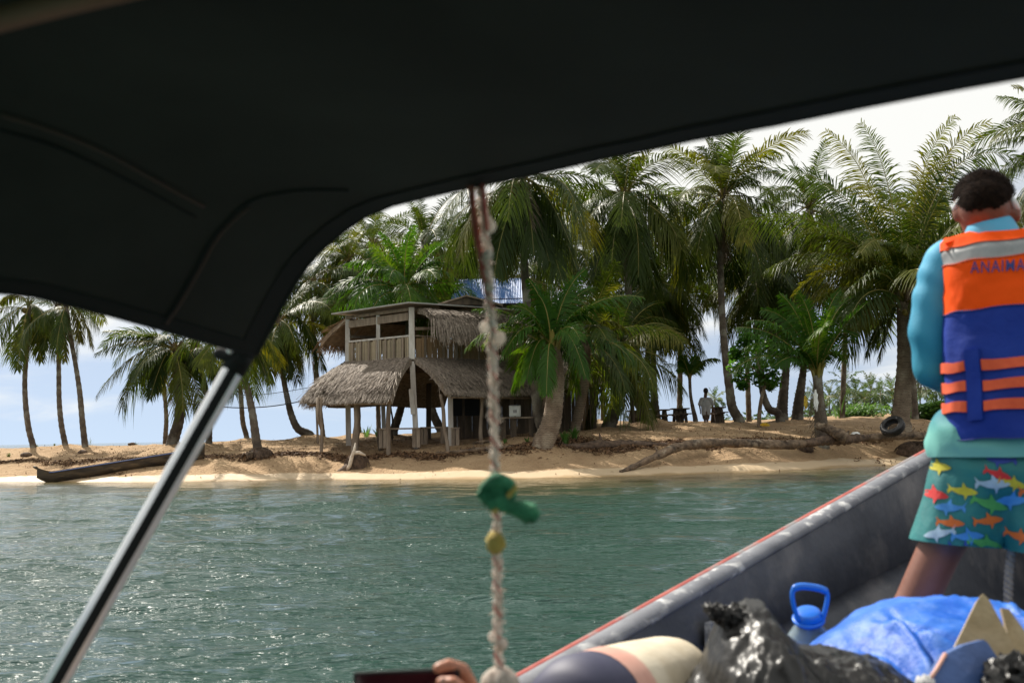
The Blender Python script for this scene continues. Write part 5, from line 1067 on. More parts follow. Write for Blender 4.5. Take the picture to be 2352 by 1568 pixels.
def build_canopy():
    t = thing('boat_canopy', 'dark canvas canopy over the boat, seen from below', 'canopy', loc=(0, 1.0, 1.5))
    O = P(575, 818, 1.75); n = HD
    px = [(588, 815), (600, 792), (618, 758), (645, 706), (680, 645), (712, 600), (745, 566), (790, 528), (840, 495), (900, 470), (1000, 446), (1100, 424), (1250, 393), (1400, 358), (1480, 343), (1560, 321), (1650, 308), (1738, 292), (1775, 283), (1900, 263), (2050, 238), (2190, 206), (2222, 196), (2280, 190), (2352, 180), (2700, 130)]
    fr = [on_plane(u, v, O, n) for u, v in px]
    w = [(p - O).dot(SB) for p in fr]; z = [p.z for p in fr]
    # mirror to the starboard side
    wm = 0.80; prof = [(a, b) for a, b in zip(w, z) if a < wm]; zc = float(np.interp(wm, w, z))
    prof += [(wm, zc)] + [(2 * wm - a, b + (0)) for a, b in prof[::-1]]
    lo = prof[0][1]
    rows = []; D = [0, .04, .1, .18, .28, .4, .55, .75, 1.0, 1.3, 1.7, 2.1]
    for d in D:
        r = []
        for (a, b) in prof:
            e = min(a, 2 * wm - a); low = math.exp(-(max(e, 0) / .10) ** 2); s = min(1, d / .42)
            zz = b + .062 * low * s + .10 * (1 - low) * min(1, d / .9) * 1.0 + .006 * math.sin(a * 14 + d * 5) * min(1, d * 3)
            r.append(O - HD * d + SB * (a - 0) + Vector((0, 0, zz - O.z)))
        rows.append(r)
    def add(mb, nm, m, smooth=True): return rel(t, mb.build(nm, MT[m], t, smooth))
    mb = MB(); mb.grid(rows); mb.grid([[p + V(0, 0, .004) for p in r][::-1] for r in rows]); cov = add(mb, 'canvas', 'canvas')
    # front hem: turned-in band along the edge
    mb = MB(); h0 = [p + HD * .004 for p in rows[0]]
    def inw(k): 
        c = V(0, 0, 0); a, b = prof[k]; return Vector((SB.x * (1 if a < .25 else 0) * .4, SB.y * (1 if a < .25 else 0) * .4, .6)).normalized()
    mb.tube([p for p in rows[0]], .0045, 6); add(mb, 'edge_piping', 'canvas_hem')
    mb = MB(); mb.grid([[p - V(0, 0, .0025) for p in rows[0]], [p - V(0, 0, .003) for p in rows[1]]]); add(mb, 'front_hem', 'canvas_hem')
    mb = MB(); mb.grid([[r[0] - SB * -.003 for r in rows], [r[1] - SB * -.003 for r in rows]]); add(mb, 'side_hem', 'canvas_hem')
    mb = MB(); mb.tube([r[0] for r in rows], .004, 6); add(mb, 'edge_piping', 'canvas_hem')
    bvh = BVHTree.FromPolygons([Vector(v) for r in rows for v in r], [(i * len(prof) + k, i * len(prof) + k + 1, (i + 1) * len(prof) + k + 1, (i + 1) * len(prof) + k) for i in range(len(rows) - 1) for k in range(len(prof) - 1)])
    def seam(pts, r, m, nm):
        out = []
        for u, v in pts:
            d = ray_dir(u, v).normalized(); h = bvh.ray_cast(CAM, d)
            if h[0] is not None: out.append(h[0] - d * r * .6)
        if len(out) > 2: mb = MB(); mb.tube(spline(out, len(out) * 4), r, 6); add(mb, nm, m)
    seam([(375, 742), (400, 705), (430, 655), (460, 600), (480, 562), (500, 532), (530, 500), (560, 472), (600, 452), (640, 444), (680, 438), (740, 436), (800, 437)], .0032, 'canvas_hem', 'seam_cord')
    seam([(382, 744), (408, 706), (438, 656), (468, 602), (490, 562), (512, 532), (542, 502), (572, 477)], .0025, 'cord_brown', 'seam_piping')
    seam([(0, 262), (120, 300), (240, 350), (360, 415), (470, 475)], .003, 'cord_brown', 'seam_piping')
    seam([(0, 300), (120, 335), (240, 388), (360, 450), (450, 500)], .002, 'canvas_hem', 'seam_piping')
    # frame bow under the roof and struts
    pts = [P(-400, 150, 1.0), P(-150, 88, .96), P(0, 44, .92), P(110, 14, .89), P(220, -14, .86), P(500, -80, .82)]
    mb = MB(); mb.tube(spline(pts, 20), .0125, 10); add(mb, 'frame_bow', 'bow_tube')
    top = P(548, 828, 1.74); foot = P(128, 1568, 1.665); foot = foot + (foot - top) * .35
    mb = MB(); mb.tube([top + (top - foot).normalized() * .05, top, top.lerp(foot, .5), foot], .0185, 24); add(mb, 'strut', 'steel')
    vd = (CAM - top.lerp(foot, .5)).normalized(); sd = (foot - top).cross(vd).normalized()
    mb = MB(); mb.grid([[p + vd * (.0185 * math.cos(a) + .0012) + sd * (.0185 * math.sin(a) * 1.03) for a in (-.42, -.2, 0, .2, .42)] for p in [top.lerp(foot, q / 10) for q in range(11)]]); add(mb, 'webbing_strap', 'canvas_hem')  # black strip stands in for the dark reflection down the tube's middle
    mb = MB(); mb.tube([top + (top - foot).normalized() * .06, top + (foot - top).normalized() * .022], .0215, 14); add(mb, 'strut_end_cap', 'canvas_hem')
    mb = MB(); mb.capsule(P(505, 812, 1.73), P(560, 828, 1.73), .011, .011); add(mb, 'hinge', 'canvas_hem')
    mb = MB(); mb.ell(P(528, 805, 1.715), (.006, .006, .006)); add(mb, 'rivet', 'steel')
    # starboard strut, aft struts
    for a, s in ((0, 1), (-1.6, -1), (-1.6, 1)):
        f = C0 + HD * (-1.0 + a) + SB * s * .8 + V(0, 0, .48); tp = O - HD * (0.05 - a) + SB * (0.02 if s < 0 else 1.58); tp.z = 1.40
        mb = MB(); mb.tube([tp, f], .016, 14); add(mb, 'strut', 'steel')
    return t

# ------------------------------------------------------------------ rope with rags, luggage
MT['rope_white'] = mat('fuzzy_white_rope', (0.80, 0.70, 0.62), (0.92, 0.88, 0.83), 60, 0.95, bump=0.4, bscale=400, transl=0.6)
MT['rope_red'] = mat('red_strand', (0.42, 0.05, 0.05), (0.55, 0.16, 0.12), 40, 0.9)
MT['rag_green'] = mat('green_rag', (0.015, 0.14, 0.065), (0.05, 0.27, 0.13), 30, 0.8, bump=0.5, bscale=90)
MT['rag_yellow'] = mat('yellow_rag', (0.42, 0.30, 0.06), (0.58, 0.45, 0.14), 40, 0.85, bump=0.5, bscale=120)
MT['tarp'] = mat('blue_tarp', (0.008, 0.085, 0.44), (0.035, 0.17, 0.60), 9, 0.5, spec=0.3, bump=0.35, bscale=28, detail=8, c3=(0.08, 0.18, 0.52), s3=18, r3=(0.5, 0.7), bdist=.012)
MT['bin_bag'] = mat('black_bin_bag', (0.005, 0.005, 0.005), (0.012, 0.011, 0.010), 14, 0.36, spec=0.4, bump=0.4, bscale=22, bdist=.01)
MT['buoy_cream'] = mat('sun_bleached_buoy', (0.56, 0.47, 0.33), (0.70, 0.62, 0.48), 9, 0.6, bump=0.15, c3=(0.45, 0.33, 0.20), s3=9, r3=(0.68, 0.72))
MT['buoy_pink'] = mat('faded_pink_paint', (0.55, 0.28, 0.22), (0.64, 0.38, 0.30), 9, 0.6)
MT['buoy_navy'] = mat('navy_buoy_end', (0.018, 0.020, 0.055), (0.035, 0.035, 0.08), 9, 0.6, c3=(0.30, 0.16, 0.07), s3=6, r3=(0.62, 0.7))
MT['jug'] = mat('blue_clear_plastic', (0.30, 0.46, 0.58), (0.46, 0.58, 0.66), 7, 0.12, bump=0.2, bscale=16)
MT['jug'].node_tree.nodes['Principled BSDF'].inputs['Transmission Weight'].default_value = 0.6
MT['jug_blue'] = mat('bright_blue_plastic', (0.004, 0.14, 0.62), None, rough=0.35)
MT['plank'] = mat('stained_plywood', (0.30, 0.22, 0.115), (0.42, 0.33, 0.20), 12, 0.8, bump=0.3, c3=(0.55, 0.50, 0.42), s3=10, r3=(0.66, 0.70))
MT['pouch'] = mat('slate_blue_pouch', (0.03, 0.07, 0.20), (0.05, 0.11, 0.30), 10, 0.6, bump=0.3)
MT['rope_grey'] = mat('grey_boat_rope', (0.30, 0.27, 0.23), (0.42, 0.38, 0.33), 60, 0.9, bump=0.6, bscale=220)
MT['ink'] = mat('dark_ink', (0.01, 0.02, 0.05), None, rough=0.6)

def twist(path, n, radius, pitch, phase, thin=1.0):
    sp = spline(path, n); out = []; acc = 0
    for i, p in enumerate(sp):
        if i: acc += (p - sp[i - 1]).length
        a = acc / pitch * 2 * math.pi + phase; out.append(p + Vector((math.cos(a) * radius, math.sin(a) * radius, 0)))
    return out
def build_rope():
    Y = 1.45; k = Y / FPX
    t = thing('hanging_rope', 'frayed red and white rope hanging from the canopy edge', 'rope', loc=P(1095, 425, Y))
    def add(mb, nm, m, smooth=True): return rel(t, mb.build(nm, MT[m], t, smooth))
    path = [P(u, v, Y) for u, v in ((1104, 412), (1108, 470), (1116, 560), (1122, 650), (1126, 720), (1130, 760), (1132, 830), (1134, 920), (1137, 1020), (1138, 1095), (1140, 1160), (1140, 1240), (1142, 1320), (1143, 1400), (1144, 1470), (1146, 1545))]
    rng = random.Random(2)
    for ph, rr in ((0, .0038), (math.pi, .0038)):
        pts = twist(path, 420, .0032, .034, ph); mb = MB()
        mb.tube(pts, [rr * (1 + .25 * math.sin(i * .75 + ph) + .3 * math.sin(i * .13 + ph) + rng.uniform(-.25, .3)) for i in range(len(pts))], 8); add(mb, 'white_strand', 'rope_white')
    pts = twist(path, 300, .0046, .034, math.pi / 2); mb = MB(); mb.tube(pts, .0017, 6); add(mb, 'red_strand', 'rope_red')
    pts = [P(u, v, Y) for u, v in ((1082, 425), (1086, 480), (1098, 560), (1114, 640), (1124, 700))]; mb = MB(); mb.tube(spline(pts, 40), [.005 + rng.uniform(-.001, .001) for i in range(41)], 7); add(mb, 'red_strand', 'rope_red')
    pts = [P(u, v, Y - .012) for u, v in ((1108, 415), (1112, 470), (1118, 530))]; mb = MB(); mb.tube(spline(pts, 20), .0035, 7); add(mb, 'red_strand', 'rope_red')
    # fuzz
    mb = MB()
    for i in range(420):
        sp = path[rng.randint(0, len(path) - 2)]; j = rng.randint(0, len(path) - 2); p = path[j].lerp(path[j + 1], rng.random()); a = rng.uniform(0, 6.28); d = V(math.cos(a), math.sin(a), rng.uniform(-.8, .8)); l = rng.uniform(.007, .015); mb.tube([p, p + d * l], [.0013, .0003], 3, cap=False)
    o = add(mb, 'loose_fibres', 'rope_white', False); o['kind'] = 'stuff'
    for (u, v, r) in ((1114, 752, .0085), (1147, 776, .0095), (1128, 742, .007), (1126, 520, .009), (1118, 505, .008), (1120, 585, .008), (1125, 660, .0075), (1154, 1478, .008), (1132, 1462, .007)):
        mb = MB(); mb.ell(P(u, v, Y - .004), (r, r * .8, r * 1.1), nu=12, nv=8); add(mb, 'knot', 'rope_white')
    g = thing('rag', 'knotted green rag with yellow cord tied round the hanging rope', 'rag', loc=P(1138, 1140, Y))
    def addg(mb, nm, m): return rel(g, mb.build(nm, MT[m], g, True))
    mb = MB()
    for (pts, rr) in (([(1100, 1142), (1118, 1118), (1140, 1104), (1165, 1112), (1172, 1132), (1150, 1150), (1120, 1160)], [.006, .010, .012, .011, .010, .011, .008]), ([(1108, 1150), (1130, 1135), (1160, 1128)], [.009, .013, .009])):
        q = [P(u, v, Y - .014 + .006 * math.sin(i * 2)) for i, (u, v) in enumerate(pts)]; sp = spline(q, 24); mb.tube(sp, [np.interp(i / 24, np.linspace(0, 1, len(rr)), rr) * rng.uniform(.88, 1.12) for i in range(25)], 12)
    addg(mb, 'knot', 'rag_green')
    q = [P(u, v, Y - .018) for u, v in ((1140, 1160), (1165, 1164), (1195, 1170), (1222, 1182), (1236, 1190))]; mb = MB(); mb.tube(spline(q, 18), [np.interp(i / 18, (0, .3, .7, 1), (.006, .011, .015, .007)) * rng.uniform(.8, 1.2) for i in range(19)], 12); addg(mb, 'tail', 'rag_green')
    q = [P(u, v, Y - .02) for u, v in ((1186, 1116), (1172, 1132), (1158, 1150), (1140, 1168), (1130, 1176))]; mb = MB(); mb.tube(spline(q, 14), .0045, 7); addg(mb, 'yellow_cord', 'rag_yellow')
    mb = MB(); mb.ell(P(1138, 1246, Y - .004), (.0145, .013, .016), nu=14, nv=10); mb.v = [tuple(Vector(p) + V(rng.gauss(0, .0008), rng.gauss(0, .0008), rng.gauss(0, .0008))) for p in mb.v]
    o = mb.build('rag', MT['rag_yellow'], smooth=True); tag(o, 'small yellow rag wrapped round the rope below the green one', 'rag')
    # bundle at the rope's foot
    b = thing('rope_bundle', 'white bundle of coiled rope at the foot of the hanging rope', 'rope', loc=P(1148, 1575, Y))
    for i in range(7):
        ax = Vector((rng.gauss(0, 1), rng.gauss(0, 1), rng.gauss(0, .6))).normalized(); x = ax.orthogonal().normalized(); y = ax.cross(x); c = P(1148, 1578, Y)
        mb = MB(); mb.tube([c + (x * math.cos(a) + y * math.sin(a)) * .020 for a in [2 * math.pi * j / 24 for j in range(24)]], .0095, 8, closed=True); rel(b, mb.build('coil', MT['rope_white'], b, True))
    mb = MB(); mb.tube([P(1150, 1600, Y), P(1170, 1700, Y + .03), P(1200, 2000, Y + .1)], .008, 8); rel(b, mb.build('rope_end', MT['rope_white'], b, True))

def crumple(mb, c, r, seed, amp=.35, nu=46, nv=28, sc=2.2, rot=None):
    o = len(mb.v); mb.ell((0, 0, 0), r, nu=nu, nv=nv)
    for i in range(o, len(mb.v)):
        p = Vector(mb.v[i]); d = Vector((p.x / r[0], p.y / r[1], p.z / r[2]))
        s = 0; a = 1
        for k in range(4):
            q = d * sc * 1.9 ** k; n1 = abs(float(vnoise(q.x + q.z * .7, q.y - q.z * .6, seed + k))) + abs(float(vnoise(q.z - q.y * .5, q.x + q.y * .3, seed + 7 + k))); s += a * (n1 - .35); a *= .58
        p = p * (1 + amp * s) + d * (float(vnoise(i * 1.7, seed * 3.1, 5)) * .018)
        mb.v[i] = tuple(Vector(c) + (rot @ p if rot else p))

def drape(ru, rv, Yr, yf, yb, df, db, fold, nu, nr, u0, u1):
    us = np.linspace(u0, u1, nu); rows = []
    for j in range(nr + 1):
        s = j / nr; r = []
        for u in us:
            zr = P(u, float(np.interp(u, ru, rv)), Yr).z; xr = P(u, 1400, Yr).x
            if s < .3: y = lerp(yb, Yr, s / .3); z = zr - db * (1 - s / .3) ** 1.8
            else: q = (s - .3) / .7; y = lerp(Yr, yf, q); z = zr - df * q ** 1.35
            r.append(V(xr + .01 * math.sin(y * 20), y, z + fold(xr, y, s) * min(1, abs(s - .3) * 5 + .35)))
        rows.append(r)
    return rows
def build_luggage():
    rng = random.Random(6)
    # buoy
    a = P(1345, 1640, 2.02); b = P(1545, 1572, 2.40); ax = (b - a).normalized(); t = thing('buoy', 'cream cylindrical float with pink band and navy end', 'buoy', loc=a)
    x = ax.orthogonal().normalized(); y = ax.cross(x); Lb = (b - a).length; R0 = .118
    prof = [(-.10, .004, 2), (-.098, .05, 2), (-.085, .085, 2), (-.06, .106, 2), (-.02, .117, 2), (.03, R0, 2), (.032, R0, 1), (.09, R0 + .001, 1), (.11, R0 + .001, 1), (.112, R0, 0), (.2, R0, 0), (Lb - .05, R0 - .004, 0), (Lb, .108, 0), (Lb + .04, .088, 0), (Lb + .065, .055, 0), (Lb + .075, .004, 0)]
    for mi, (nm, m) in enumerate((('float_body', 'buoy_cream'), ('pink_band', 'buoy_pink'), ('navy_end', 'buoy_navy'))):
        pr = [q for q in prof if q[2] == mi]
        mb = MB(); mb.grid([[a + ax * s + (x * math.cos(k * math.pi / 18) + y * math.sin(k * math.pi / 18)) * r for k in range(36)] for s, r, _ in pr], closed=True); rel(t, mb.build(nm, MT[m], t, True))
    # black bag
    t = thing('plastic_bag', 'crumpled black plastic bag in front of the water jug', 'bag', loc=P(1780, 1700, 2.1))
    def bagfold(x, y, s):
        q = 0; a = .044
        for k in range(4):
            f = 9 * 2.0 ** k; n1 = abs(float(vnoise(x * f + y * f * .5, y * f * .8 - x * f * .4, 31 + k))); n2 = abs(float(vnoise(x * f * .7 - y * f, y * f * .5 + x * f * .6, 41 + k))); q += a * (.55 - n1 - n2); a *= .64
        return q
    rows = drape([1560, 1615, 1635, 1660, 1690, 1725, 1765, 1800, 1840, 1880, 1950, 2000, 2060, 2110, 2160], [1600, 1530, 1470, 1425, 1402, 1394, 1405, 1452, 1492, 1502, 1512, 1526, 1552, 1582, 1640], 2.16, 1.78, 2.45, .26, .22, bagfold, 150, 90, 1560, 2160)
    mb = MB(); mb.grid([r[::-1] for r in rows]); rel(t, mb.build('body', MT['bin_bag'], t, True))
    mb = MB(); crumple(mb, P(1668, 1416, 2.14), (.046, .028, .016), 21, .5, 60, 40, rot=Matrix.Rotation(R(24), 3, 'Y')); crumple(mb, P(1700, 1425, 2.14), (.04, .03, .03), 25, .5, 60, 40); rel(t, mb.build('twisted_neck', MT['bin_bag'], t, True))
    # blue tarp mound
    ru = [1800, 1860, 1900, 1950, 2000, 2050, 2100, 2200, 2280, 2352, 2500, 2700]; rv = [1560, 1510, 1470, 1440, 1408, 1387, 1377, 1377, 1384, 1402, 1440, 1520]
    lines = [((1.05, 2.55), (1.22, 1.95), .05), ((0.90, 2.45), (1.02, 1.95), -.05), ((1.15, 2.62), (1.40, 2.05), .06), ((.80, 2.35), (.86, 1.95), .03), ((1.28, 2.55), (1.20, 2.1), -.06), ((.98, 2.52), (1.30, 2.28), .04), ((.86, 2.42), (1.15, 2.12), -.04)]
    def tfold(x, y, s):
        q = .030 * float(vnoise(x * 7, y * 7, 4)) + .012 * abs(float(vnoise(x * 18 + y * 8, y * 14, 6))) + .005 * float(vnoise(x * 50, y * 50, 7))
        for (a, b, bow) in lines:
            dx, dy = b[0] - a[0], b[1] - a[1]; L2 = dx * dx + dy * dy; t_ = ((x - a[0]) * dx + (y - a[1]) * dy) / L2
            if -.1 < t_ < 1.1:
                dist = ((x - a[0]) * dy - (y - a[1]) * dx) / math.sqrt(L2) + bow * math.sin(math.pi * t_); w = math.sin(math.pi * min(1, max(0, (t_ + .1) / 1.2)))
                q += w * (.020 * math.exp(-((dist - .018) / .014) ** 2) - .020 * math.exp(-(dist / .010) ** 2))
        return q
    rows = drape(ru, rv, 2.45, 1.92, 2.9, .30, .25, tfold, 150, 90, 1800, 2700)
    mb = MB(); mb.grid([r[::-1] for r in rows]); o = mb.build('tarpaulin', MT['tarp'], smooth=True); tag(o, 'bright blue tarpaulin heaped over the luggage', 'tarpaulin')
    # plank
    n = Vector((-.25, -1, .35)).normalized(); p0 = P(2260, 1450, 2.16); pts = [on_plane(u, v, p0, n) for u, v in ((2258, 1362), (2272, 1376), (2352, 1525), (2300, 1640), (2150, 1600), (2194, 1482), (2245, 1378))]
    mb = MB(); k = len(pts); bk = [p - n * .028 for p in pts]; mb.add(pts + bk, [tuple(range(k))[::-1], tuple(range(k, 2 * k))] + [(i, (i + 1) % k, k + (i + 1) % k, k + i) for i in range(k)]); o = mb.build('plywood_board', MT['plank'], origin=p0); tag(o, 'pointed stained plywood board standing up against the blue tarpaulin', 'board')
    # second board edge behind
    pts = [on_plane(u, v, p0 + V(0, .05, 0), n) for u, v in ((2300, 1395), (2318, 1398), (2420, 1540), (2420, 1640), (2340, 1560))]; k = len(pts); bk = [p - n * .02 for p in pts]
    mb = MB(); mb.add(pts + bk, [tuple(range(k))[::-1], tuple(range(k, 2 * k))] + [(i, (i + 1) % k, k + (i + 1) % k, k + i) for i in range(k)]); o = mb.build('plywood_board', MT['plank'], origin=p0 + V(0.1, .05, 0)); tag(o, 'pale board edge just behind the pointed plywood board', 'board')
    # pouch
    t = thing('pouch', 'slate blue folded pouch leaning in front of the plywood board', 'pouch', loc=P(2220, 1600, 2.0)); n = Vector((.1, -1, .5)).normalized(); p0 = P(2220, 1530, 2.02)
    pts = [on_plane(u, v, p0, n) for u, v in ((2128, 1600), (2150, 1540), (2170, 1502), (2215, 1480), (2260, 1468), (2268, 1474), (2316, 1545), (2300, 1620), (2240, 1640), (2160, 1640))]; k = len(pts); bk = [p - n * .05 + V(.01, 0, .012) for p in pts]
    c = sum(pts, V(0, 0, 0)) / k + n * .012; mb = MB(); mb.add(pts + bk + [c], [(2 * k, (i + 1) % k, i) for i in range(k)] + [tuple(range(k, 2 * k))] + [(i, (i + 1) % k, k + (i + 1) % k, k + i) for i in range(k)]); rel(t, mb.build('body', MT['pouch'], t))
    mb = MB(); mb.tube([on_plane(u, v, p0 + n * .004, n) for u, v in ((2120, 1580), (2150, 1538), (2172, 1500))], .004, 6); rel(t, mb.build('pink_zip', MT['buoy_pink'], t, True))
    mb = MB(); crumple(mb, P(2345, 1572, 1.98), (.07, .06, .05), 33, .5, 30, 20); o = mb.build('plastic_bag', MT['bin_bag']); tag(o, 'scrap of black plastic bag under the plywood board, at the corner', 'bag')
    mb = MB(); crumple(mb, P(2126, 1604, 1.97), (.02, .03, .04), 37, .4, 24, 16); o = mb.build('cloth', MT['grey_shirt'], smooth=True); tag(o, 'small pale cloth left of the slate blue pouch', 'cloth')
    mb = MB(); crumple(mb, P(1640, 1512, 2.5), (.022, .03, .018), 41, .3, 24, 16); o = mb.build('plastic_bottle', MT['pouch'], smooth=True); tag(o, 'dark blue bottle end between the float and the black bag', 'bottle')
    # water jug
    Y = 2.72; base = P(1872, 1560, Y + .02); t = thing('water_jug', 'clear water jug with bright blue cap and carrying handle', 'jug', loc=base)
    axis = Vector((-.12, -.42, 1)).normalized(); cc = P(1857, 1424, Y - .08); x = Vector((1, 0, 0)); x = (x - axis * x.dot(axis)).normalized(); y = axis.cross(x)
    prof = [(-.24, .070), (-.235, .078), (-.16, .08), (-.13, .077), (-.09, .074), (-.06, .062), (-.035, .046), (-.015, .034), (0, .030), (.01, .028)]
    mb = MB(); mb.grid([[cc + axis * s + (x * math.cos(k * math.pi / 14) + y * math.sin(k * math.pi / 14)) * r * (1 + (.03 * math.cos(4 * k * math.pi / 14) if s < -.05 else 0)) for k in range(28)] for s, r in prof], closed=True); rel(t, mb.build('bottle', MT['jug'], t, True))
    mb = MB(); mb.grid([[cc + axis * s + (x * math.cos(k * math.pi / 20) + y * math.sin(k * math.pi / 20)) * r * (1.0 if k % 2 or s > .02 else 1.05) for k in range(40)] for s, r in ((-.004, .034), (.016, .034), (.026, .031), (.029, .026), (.029, .0005))], closed=True); cap = rel(t, mb.build('cap', MT['jug_blue'], t, True))
    h = [P(u, v, Y - .10) for u, v in ((1836, 1425), (1826, 1400), (1820, 1372), (1822, 1354), (1836, 1346), (1862, 1347), (1886, 1352), (1899, 1360), (1900, 1376), (1894, 1405), (1886, 1430))]
    mb = MB(); mb.tube(spline(h, 40), [.0062 + (.003 if 12 < i < 28 else 0) for i in range(41)], 10); rel(t, mb.build('handle', MT['jug_blue'], t, True))
    mb = MB(); mb.tube([cc + axis * .004 + (x * math.cos(a) + y * math.sin(a)) * .037 for a in [2 * math.pi * j / 24 for j in range(24)]], .005, 8, closed=True); rel(t, mb.build('handle_collar', MT['jug_blue'], t, True))
    # mooring rope by the boatman's leg
    pts = [P(2338, 1165, 2.72), P(2334, 1200, 2.70), P(2328, 1240, 2.70), P(2320, 1290, 2.70), P(2316, 1350, 2.70), P(2318, 1400, 2.70), P(2324, 1450, 2.70)]; t = thing('mooring_rope', 'grey rope with a knot hanging beside the leg of the boatman', 'rope', loc=pts[0])
    for ph in (0, math.pi): rel(t, MB().tube(twist(pts, 120, .0055, .03, ph), .0075, 8).build('strand', MT['rope_grey'], t, True))
    mb = MB(); mb.tube([pts[2] + V(math.cos(a) * .015, math.sin(a) * .016, (a - 3) * .004) for a in [j * .5 for j in range(16)]], .009, 8); rel(t, mb.build('knot', MT['rope_grey'], t, True))
    mb = MB(); mb.tube([pts[-2] + V(math.cos(a) * .022, -.005, math.sin(a) * .016 - .02) for a in [2 * math.pi * j / 16 for j in range(16)]], .004, 6, closed=True); rel(t, mb.build('eye_ring', MT['canvas_hem'], t, True))
# ------------------------------------------------------------------ people
def remesh(elems, voxel, smooth_it=6, name='body'):
    mb = MB()
    for e in elems:
        if e[0] == 'c': mb.capsule(*e[1:])
        else: mb.ell(*e[1:])
    me = mb.mesh(name, [], True); ob = link(name, me)
    md = ob.modifiers.new('r', 'REMESH'); md.mode = 'VOXEL'; md.voxel_size = voxel; md.use_smooth_shade = True
    ms = ob.modifiers.new('s', 'SMOOTH'); ms.iterations = smooth_it; ms.factor = .5
    dg = bpy.context.evaluated_depsgraph_get(); dg.update(); new = bpy.data.meshes.new_from_object(ob.evaluated_get(dg))
    bpy.data.objects.remove(ob); new.polygons.foreach_set('use_smooth', [True] * len(new.polygons)); return new
def put(name, me, mats, parent, zone=None):
    me.materials.clear()
    for m in (mats if isinstance(mats, (list, tuple)) else [mats]): me.materials.append(m)
    if zone: me.polygons.foreach_set('material_index', [zone(p.center) for p in me.polygons])
    ob = link(name, me, parent); return rel(parent, ob)

MT['skin'] = mat('tanned_skin', (0.145, 0.050, 0.030), (0.19, 0.068, 0.042), 14, 0.45, bump=0.1, bscale=120)
MT['skin_tan'] = mat('brown_leg_skin', (0.15, 0.050, 0.028), (0.19, 0.068, 0.04), 10, 0.5)
MT['hair_b'] = mat('short_dark_hair', (0.008, 0.005, 0.004), (0.022, 0.012, 0.008), 90, 0.95, spec=0.08, bump=1.0, bscale=260, bdist=.006)
MT['vest_orange'] = mat('fluorescent_orange_nylon', (0.93, 0.085, 0.003), (0.98, 0.105, 0.005), 5, 0.7, spec=0.15, transl=0.2, tcol=(1, .16, .01), bump=0.1, bscale=60)
MT['vest_blue'] = mat('royal_blue_nylon', (0.008, 0.028, 0.22), (0.012, 0.04, 0.28), 6, 0.65, spec=0.2, bump=0.25, bscale=14, bdist=.02)
MT['vest_grey'] = mat('reflective_strip', (0.22, 0.22, 0.225), (0.30, 0.30, 0.305), 20, 0.45, c3=(0.40, 0.39, 0.38), s3=22, r3=(0.60, 0.7))
MT['strap'] = mat('orange_webbing', (0.62, 0.075, 0.02), (0.70, 0.10, 0.03), 40, 0.7)
MT['letter'] = mat('navy_print', (0.02, 0.03, 0.16), None, rough=0.7)
MT['glasses'] = mat('white_frame', (0.65, 0.66, 0.68), None, rough=0.3)
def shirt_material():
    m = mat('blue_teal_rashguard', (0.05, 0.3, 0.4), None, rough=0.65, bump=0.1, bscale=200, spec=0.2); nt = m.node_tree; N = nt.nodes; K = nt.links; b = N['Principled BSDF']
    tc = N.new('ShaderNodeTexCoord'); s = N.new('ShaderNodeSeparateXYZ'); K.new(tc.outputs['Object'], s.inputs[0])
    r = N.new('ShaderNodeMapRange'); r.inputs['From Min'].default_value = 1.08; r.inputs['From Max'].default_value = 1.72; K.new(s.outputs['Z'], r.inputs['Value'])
    cr = N.new('ShaderNodeValToRGB'); e = cr.color_ramp.elements; e[0].position = 0; e[0].color = (.17, .42, .38, 1); e[1].position = 1; e[1].color = (.09, .36, .56, 1)  # tone by height, mostly shading painted in: brighter shoulders, darker middle
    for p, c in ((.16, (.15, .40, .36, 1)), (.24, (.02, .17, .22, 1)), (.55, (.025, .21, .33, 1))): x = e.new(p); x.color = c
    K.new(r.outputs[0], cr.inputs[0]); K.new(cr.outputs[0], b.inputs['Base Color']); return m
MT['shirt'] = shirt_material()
MT['shorts'] = mat('teal_swim_shorts', (0.007, 0.125, 0.13), (0.012, 0.165, 0.165), 7, 0.6, bump=0.3, bscale=10, bdist=.02)
SHARK = [(-.5, .02), (-.44, .09), (-.49, .24), (-.36, .10), (-.2, .10), (-.02, .13), (.02, .30), (.13, .14), (.3, .11), (.42, .05), (.5, -.01), (.4, -.07), (.25, -.10), (.16, -.11), (.06, -.28), (.04, -.12), (-.15, -.09), (-.36, .01), (-.50, -.12)]
SHARK_C = {'r': (.75, .03, .03), 'y': (.62, .55, .03), 'b': (.06, .30, .72), 'o': (.80, .17, .02), 'w': (.42, .58, .72), 'g': (.08, .40, .10), 'n': (.02, .06, .38)}

